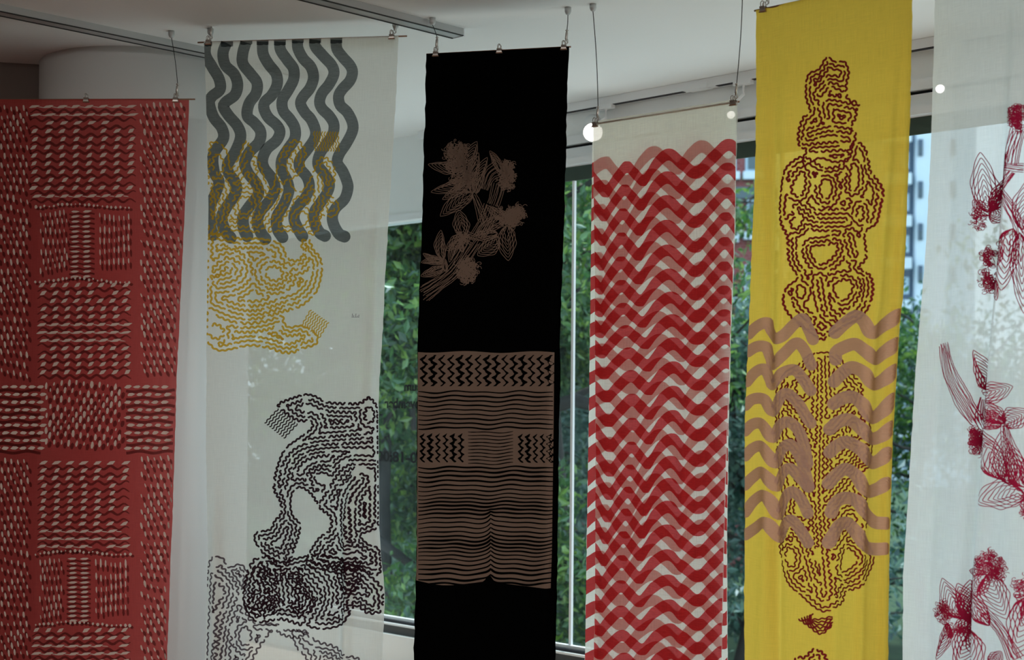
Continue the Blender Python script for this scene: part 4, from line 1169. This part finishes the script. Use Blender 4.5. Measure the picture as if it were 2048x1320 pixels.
def clip(ban, px, label, tilt=0.0):
    u = ban.u_of(px, ban.top(.5)); y = ban.top(u)
    p = ban.at(px, y + 2) + ban.n * .004
    root = empty('bulldog_clip', p)
    e, n = ban.e, ban.n
    # jaws: two bent plates that close on the cloth
    mm = MB()
    prof = [(-.010, .003), (-.008, .006), (.000, .007), (.009, .010), (.011, .006)]
    w0 = .0125
    for sg in (-1, 1):
        vs = []
        for z, d in prof:
            ww = w0 if z < 0 else w0 * .8
            for q in (-1, 1): vs.append(p + e * q * ww + UP * z + n * (sg * d))
        for z, d in prof:
            ww = w0 if z < 0 else w0 * .8
            for q in (-1, 1): vs.append(p + e * q * ww + UP * z + n * (sg * (d - .0015)))
        m_ = len(prof) * 2
        fs = []
        for i in range(len(prof) - 1):
            a = i * 2
            fs += [(a, a + 1, a + 3, a + 2), (a + m_, a + 2 + m_, a + 3 + m_, a + 1 + m_), (a, a + 2, a + 2 + m_, a + m_), (a + 1, a + 1 + m_, a + 3 + m_, a + 3)]
        mm.add(vs, fs)
    mm.build('jaws', M_steel, root)
    mm = MB(); mm.tube([p - e * .0135 - UP * .0085 + n * .006, p + e * .0135 - UP * .0085 + n * .006], .0022, 8); mm.build('jaw_lip', M_rod, root)
    for sg in (-1, 1):
        mm = MB()
        c = p + UP * .017 + n * (sg * .007)
        pts = [c + e * .0065 * math.cos(a) + UP * (.010 * math.sin(a)) for a in [2 * math.pi * k / 16 for k in range(17)]]
        mm.tube(pts, .0018, 6, cap=False); mm.build('finger_loop', M_steel, root, True)
    tag(root, label, 'clip', 'bulldog clips')

def cable(anchor_px, clip_ban, clip_px, label, anchor=None):
    ban = clip_ban
    u = ban.u_of(clip_px, ban.top(.5)); y = ban.top(u)
    low = ban.at(clip_px, y) + UP * .012 + ban.n * .004
    top = anchor if anchor is not None else ceil_pt(*anchor_px)
    root = empty('suspension_cable', top)
    mm = MB(); mm.tube([top, top - UP * .016, top - UP * .026, top - UP * .030], [.0135, .0135, .010, .005], 16); mm.build('ceiling_anchor', M_grey, root, True)
    g1 = low + UP * .052 + ban.e * .004
    mm = MB(); L = (g1 - top).length
    n_ = 10
    pts = [top - UP * .028 + (g1 - (top - UP * .028)) * (k / n_) + ban.e * (.012 * min(L, .5) * math.sin(math.pi * k / n_)) for k in range(n_ + 1)]
    mm.tube(pts, .0017, 6); mm.build('wire', M_wire, root)
    d = (low - g1).normalized()
    mm = MB(); mm.tube([g1 + UP * .004, g1, g1 + d * .003], [.0035, .0075, .004], 10); mm.tube([g1 + d * .003, g1 + d * .01, g1 + d * .034, g1 + d * .040], [.003, .0058, .0058, .003], 10); mm.build('cable_gripper', M_steel, root, True)
    mm = MB()
    c = g1 + d * .048
    mm.tube([c + UP * .007 * math.cos(a) + ban.e * .005 * math.sin(a) for a in [2 * math.pi * k / 12 for k in range(13)]], .0015, 6, cap=False)
    mm.tube([g1 + d * .036 + ban.e * .006, g1 + d * .050 + ban.e * .009, g1 + d * .054 + ban.e * .004], .0015, 6)
    mm.build('hook', M_steel, root, True)
    tag(root, label, 'cable', 'suspension cables')

clip(B1, 173, 'small metal clip at the middle of the red dashed banner top')
clip(B1, 351, 'small metal clip near the right end of the red dashed banner')
cable((343, 62), B1, 353, 'thin cable holding the red dashed banner from the ceiling')
clip(B2, 418, 'small metal clip at the left corner of the white grey-wave banner')
clip(B2, 784, 'small metal clip at the right corner of the white grey-wave banner')
cable((421, 57), B2, 422, 'short cable above the left corner of the white grey-wave banner')
cable((791, 44), B2, 789, 'short cable above the right corner of the white grey-wave banner')
clip(B3, 872, 'small metal clip at the left corner of the black banner')
clip(B3, 999, 'small metal clip at the middle of the black banner top')
clip(B3, 1128, 'small metal clip at the right corner of the black banner')
cable((865, 36), B3, 873, 'thin cable holding the left corner of the black banner')
cable((1136, 15), B3, 1132, 'thin cable holding the right corner of the black banner')
clip(B4, 1191, 'small metal clip at the left corner of the red wave banner')
clip(B4, 1467, 'small metal clip at the right corner of the red wave banner')
cable((1186, 8), B4, 1195, 'long cable holding the left corner of the red wave banner')
a4 = B4.at(1470, 203); cable(None, B4, 1472, 'long cable holding the right corner of the red wave banner', Vector((a4.x + .025, a4.y, CEIL)))
clip(B5, 1527, 'small metal clip at the left corner of the yellow banner')
clip(B5, 1810, 'small metal clip at the right corner of the yellow banner')
a5 = B5.at(1535, 10); cable(None, B5, 1534, 'cable holding the left corner of the yellow banner', Vector((a5.x - .02, a5.y, CEIL)))
a5 = B5.at(1812, -45); cable(None, B5, 1814, 'cable holding the right corner of the yellow banner', Vector((a5.x + .01, a5.y, CEIL)))

# ------------------------------------------------------------------ outside: ground, houses, trees
GZ = -1.9
M_grass = paint('pale_paving', (0.50, 0.49, 0.46), 0.9, var=0.15, scale=2)
M_bark = paint('bark', (0.035, 0.032, 0.03), 0.9, var=0.4, scale=6)
M_barkg = paint('grey_bark', (0.15, 0.16, 0.16), 0.9, var=0.4, scale=8)
M_leaf1 = leafmat('leaf_green', (0.018, 0.065, 0.018, 1), (0.06, 0.17, 0.035, 1), (0.22, 0.36, 0.05, 1))
M_leaf2 = leafmat('leaf_blue_green', (0.02, 0.06, 0.045, 1), (0.05, 0.12, 0.09, 1), (0.16, 0.26, 0.19, 1))
M_brick = brickmat('brick_wall')
M_towerw = paint('pale_render', (0.62, 0.70, 0.78), 0.8, var=0.04)
M_towerb = paint('blue_glass_wall', (0.035, 0.075, 0.13), 0.3, var=0.1, spec=0.6)
M_pane = paint('dark_window_pane', (0.05, 0.09, 0.11), 0.2, spec=0.6)
M_panel = paint('pale_blue_panel', (0.42, 0.55, 0.65), 0.5)
M_lawn = paint('lawn', (0.035, 0.07, 0.03), 0.9, var=0.4, scale=2)
def outside(name, d0, d1, z, mat):
    q = [wp(-60, 0, -d0), wp(60, 0, -d0), wp(60, 0, -d1), wp(-60, 0, -d1)]
    vs = [Vector((p.x, p.y, z - .3)) for p in q] + [Vector((p.x, p.y, z)) for p in q]
    return struct(obj(name, vs, [(0, 3, 2, 1), (4, 5, 6, 7), (0, 1, 5, 4), (1, 2, 6, 5), (2, 3, 7, 6), (3, 0, 4, 7)], mat))
outside('ground_paving', 0.3, 7.5, GZ, M_grass)
outside('ground_lawn', 7.5, 110, GZ, M_lawn)

def building_brick():
    d = 30.0
    x0, x1 = pt(1085, HZ, d).x, pt(1548, HZ, d).x
    root = empty('brick_building', ((x0 + x1) / 2, d, GZ))
    mm = MB(); mm.abox((x0, d, GZ), (x1, d + 9, 11.0)); mm.build('brick_wall', M_brick, root)
    mm = MB(); mm.abox((x0 - .15, d - .2, 10.9), (x1 + .15, d + 9.1, 11.3)); mm.build('roof_edge', M_towerw, root)
    for (px0, px1, py0, py1) in [(1100, 1128, 700, 790), (1144, 1170, 690, 760), (1140, 1165, 840, 900), (1105, 1130, 850, 905), (1444, 1472, 285, 345), (1490, 1520, 290, 345), (1443, 1470, 395, 470), (1492, 1522, 400, 465), (1440, 1466, 540, 590), (1488, 1520, 530, 600),
                                 (1230, 1270, 400, 480), (1330, 1370, 400, 480), (1230, 1270, 560, 640), (1330, 1370, 560, 640), (1230, 1270, 290, 350), (1330, 1370, 290, 350)]:
        a, b = pt(px0, py1, d), pt(px1, py0, d)
        f = MB(); f.abox((a.x, d - .06, a.z), (b.x, d - .003, b.z)); fo = f.build('window', M_panel, root)
        g = MB(); g.abox((a.x + .05, d - .09, a.z + .06), (b.x - .05, d - .055, b.z - .06)); go = g.build('pane', M_pane, None)
        go.parent = fo
        g = MB(); g.abox((a.x - .06, d - .18, a.z - .16), (b.x + .06, d - .003, a.z)); g.build('window_sill', M_towerw, None).parent = fo
    for py in (385, 645):
        a = pt(1300, py, d).z
        g = MB(); g.abox((x0 - .03, d - .1, a - .12), (x1 + .03, d - .002, a + .12)); g.build('stone_band', M_pane, root)
    # pale pipe bend on the facade
    g = MB(); g.tube([pt(1476, 415, d - .12), pt(1482, 425, d - .12), pt(1482, 450, d - .12), pt(1478, 468, d - .12), pt(1472, 474, d - .12)], .035, 8); g.build('pipe', M_towerw, root, True)
    tag(root, 'red brick building seen between the red wave banner and the yellow banner', 'building')
building_brick()
def building_tower():
    d = 62.0
    x0, xb, x1 = pt(1770, HZ, d).x, pt(1829, HZ, d).x, pt(1948, HZ, d).x
    root = empty('apartment_tower', ((x0 + x1) / 2, d, GZ))
    mm = MB(); mm.abox((xb, d, GZ), (x1, d + 14, 30)); mm.build('pale_wall', M_towerw, root)
    mm = MB(); mm.abox((x0, d + .4, GZ), (xb, d + 13, 30)); mm.build('glass_wall', M_towerb, root)
    for i in range(9):
        py = 295 + (i - 1) * 84
        for k, px in enumerate((1840, 1905)):
            a, b = pt(px - 4, py + 17, d), pt(px + 5, py - 16, d)
            f = MB(); f.abox((a.x, d - .08, a.z), (b.x, d + .02, b.z)); fo = f.build('window', M_towerb, root)
            g = MB(); g.abox((a.x + .03, d - .1, a.z + .05), (b.x - .05, d - .075, b.z - .32)); g.build('pane', M_pane, None).parent = fo
        a = pt(1800, py + 76, d); b = pt(1817.5, py + 54, d)
        g = MB(); g.abox((x0 - .1, d - .5, a.z), (b.x, d + .42, b.z)); g.build('balcony', M_towerw, root)
        a = pt(1800, py + 40, d); b = pt(1822, py + 6, d)
        g = MB(); g.abox((pt(1806, 0, d).x, d + .3, a.z), (b.x, d + .41, b.z)); g.build('balcony_window', M_panel, root)
    tag(root, 'pale apartment tower with a dark blue glass strip, right of the yellow banner', 'building')
building_tower()

def leaves(centers, radii, n, size, r):
    """leaf quads (bent along the midrib) scattered through ellipsoidal clumps"""
    centers = np.array(centers, float); radii = np.array(radii, float)
    idx = r.integers(0, len(centers), n)
    v = r.normal(size=(n, 3)); v /= np.linalg.norm(v, axis=1)[:, None]
    p = centers[idx] + v * (r.random((n, 1)) ** .45) * radii[idx]
    a = r.normal(size=(n, 3)); a[:, 2] -= .5; a /= np.linalg.norm(a, axis=1)[:, None]
    b = np.cross(a, r.normal(size=(n, 3))); b /= np.linalg.norm(b, axis=1)[:, None]
    c = np.cross(a, b)
    s = size * r.uniform(.6, 1.35, (n, 1))
    v0 = p - a * s * .5; v1 = p + b * s * .24 + c * s * .07; v2 = p + a * s * .55; v3 = p - b * s * .24 + c * s * .07
    vs = np.stack([v0, v1, v2, v3], 1).reshape(-1, 3)
    q = np.arange(n)[:, None] * 4
    fs = np.concatenate([q + np.array([[0, 1, 2]]), q + np.array([[0, 2, 3]])], 0)
    return vs, fs

def tree(name, base, h, lean, crown_r, n_leaf, leaf, mat, bark, label, seed, trunk_r=.13, size=.095, first=.3, branches=9, paths=None, group='trees outside the window', clumps=3):
    r = random.Random(seed); nr = np.random.default_rng(seed)
    base = Vector(base)
    root = empty(name, base)
    mm = MB(); cs, rs = [], []
    top = base + Vector((lean[0], lean[1], h))
    def tp(t):
        q = base.lerp(top, t); q.x += .18 * math.sin(t * 6 + seed); q.y += .15 * math.sin(t * 5 + seed * 2); return q
    mm.tube([tp(t / 12) for t in range(13)], [trunk_r * (1 - .8 * t / 12) + .012 for t in range(13)], 9)
    for k in range(branches):
        t = first + (1 - first) * (k + r.random() * .6) / branches
        s0 = tp(min(t, .98)); az = k * 2.4 + r.uniform(-.4, .4); L = crown_r * (1.05 - .55 * t) * r.uniform(.8, 1.25)
        d = Vector((math.cos(az), math.sin(az), r.uniform(.05, .6)))
        pts = [s0]
        for q in range(5):
            d = (d + Vector((r.uniform(-.3, .3), r.uniform(-.3, .3), r.uniform(-.2, .25)))).normalized()
            pts.append(pts[-1] + d * L / 5)
        rb = trunk_r * .42 * (1 - .6 * t)
        mm.tube(pts, [rb * (1 - .16 * i) + .004 for i in range(6)], 6)
        for q in range(2, 6):
            dd = Vector((r.uniform(-1, 1), r.uniform(-1, 1), r.uniform(-.5, .8))).normalized() * L * .4
            mm.tube([pts[q], pts[q] + dd * .5 + Vector((0, 0, .05)), pts[q] + dd], [.014, .009, .004], 5)
            for _ in range(clumps):
                cs.append(pts[q] + dd * r.uniform(.3, 1.2) + Vector((r.uniform(-.3, .3), r.uniform(-.3, .3), r.uniform(-.3, .3)))); R = crown_r * r.uniform(.14, .30); rs.append((R, R, R * .6))
    if paths:
        for pth, ra in paths: mm.tube([Vector(q) for q in pth], [ra * (1 - .6 * i / len(pth)) for i in range(len(pth))], 8)
    mm.build('trunk', bark, root, True)
    vs, fs = leaves([tuple(c) for c in cs], rs, n_leaf, size, nr)
    me = bpy.data.meshes.new('foliage'); me.from_pydata(vs.tolist(), [], fs.tolist()); me.materials.append(mat)
    o = bpy.data.objects.new('foliage', me); C.objects.link(o); o.parent = root; o.matrix_parent_inverse = Matrix.Translation(base).inverted()
    o['kind'] = 'stuff'
    tag(root, label, 'tree', group)

def gp(px, d, z=GZ): q = pt(px, HZ, d); return Vector((q.x, d, z))
tree('leafy_tree', gp(862, 12.6), 6.2, (-.75, .2), 2.4, 114000, None, M_leaf1, M_bark, 'dark-stemmed leafy tree outside, between the white grey-wave and black banners', 3, size=.10, trunk_r=.085, paths=[([pt(740, 1070, 12.3), pt(790, 1105, 12.3), pt(850, 1150, 12.4), pt(900, 1200, 12.5)], .05), ([pt(760, 440, 12.2), pt(785, 500, 12.2), pt(806, 600, 12.3), pt(815, 720, 12.4), pt(828, 860, 12.5)], .05), ([pt(828, 780, 12.4), pt(790, 700, 12.1), pt(750, 660, 11.9)], .03)])
tree('leafy_tree', gp(690, 15.5), 7.2, (.3, .2), 3.0, 18000, None, M_leaf1, M_bark, 'leafy tree outside, showing faintly behind the white grey-wave banner', 5, size=.10)
tree('leafy_tree', gp(590, 25.0), 8.5, (.3, .2), 3.8, 18000, None, M_leaf1, M_bark, 'tall tree far outside, faint behind the dark wiggly creature', 23, size=.14, first=.15, branches=14)
tree('leafy_tree', gp(950, 17.0), 7.5, (.2, .3), 3.2, 18000, None, M_leaf1, M_barkg, 'tall leafy tree outside behind the black banner', 8, size=.10)
br = [([pt(1040, 900, 13.2), pt(1110, 812, 13.2), pt(1150, 800, 13.1), pt(1188, 812, 13.0), pt(1230, 870, 13.0), pt(1250, 1000, 13.1)], .085)]
tree('leafy_tree', gp(1060, 13.5), 6.8, (.5, 0), 2.2, 14000, None, M_leaf1, M_bark, 'tree with a thick bent bough outside, between the black and red wave banners', 13, size=.095, paths=br, first=.5)
tree('leafy_tree', gp(1330, 19.0), 6.2, (.2, .2), 2.4, 5000, None, M_leaf1, M_bark, 'sparse leafy tree outside behind the red wave banner', 17, size=.11, first=.45)
for i, (px, d, h, cr, nl, mt, lb) in enumerate([
    (790, 19, 3.8, 2.6, 8000, M_leaf2, 'dense blue-green shrub outside, low behind the dark-stemmed tree'),
    (1160, 16, 3.0, 2.2, 8000, M_leaf2, 'dense blue-green shrub outside, low beside the slim white mullion'),
    (1480, 17, 4.3, 2.4, 11000, M_leaf2, 'dense shrub outside, low between the red wave banner and the yellow banner'),
    (1850, 20, 4.6, 2.8, 12000, M_leaf1, 'bushy green tree outside, low between the yellow and white floral banners'),
    (1640, 22, 4.6, 2.8, 8000, M_leaf2, 'dense shrub outside behind the yellow banner'),
    (2150, 21, 4.0, 2.8, 7000, M_leaf1, 'green shrub outside behind the white floral banner'),
    (560, 20, 5.0, 3.2, 8000, M_leaf2, 'shrub outside behind the left half of the white grey-wave banner'),
    (1330, 24, 4.4, 3.0, 8000, M_leaf2, 'shrub outside behind the red wave banner')]):
    tree('shrub', gp(px, d), h, (.1, .1), cr, nl, None, mt, M_bark, lb, 50 + i * 3, size=.12, first=.12, trunk_r=.09, branches=13, group='shrubs outside the window')
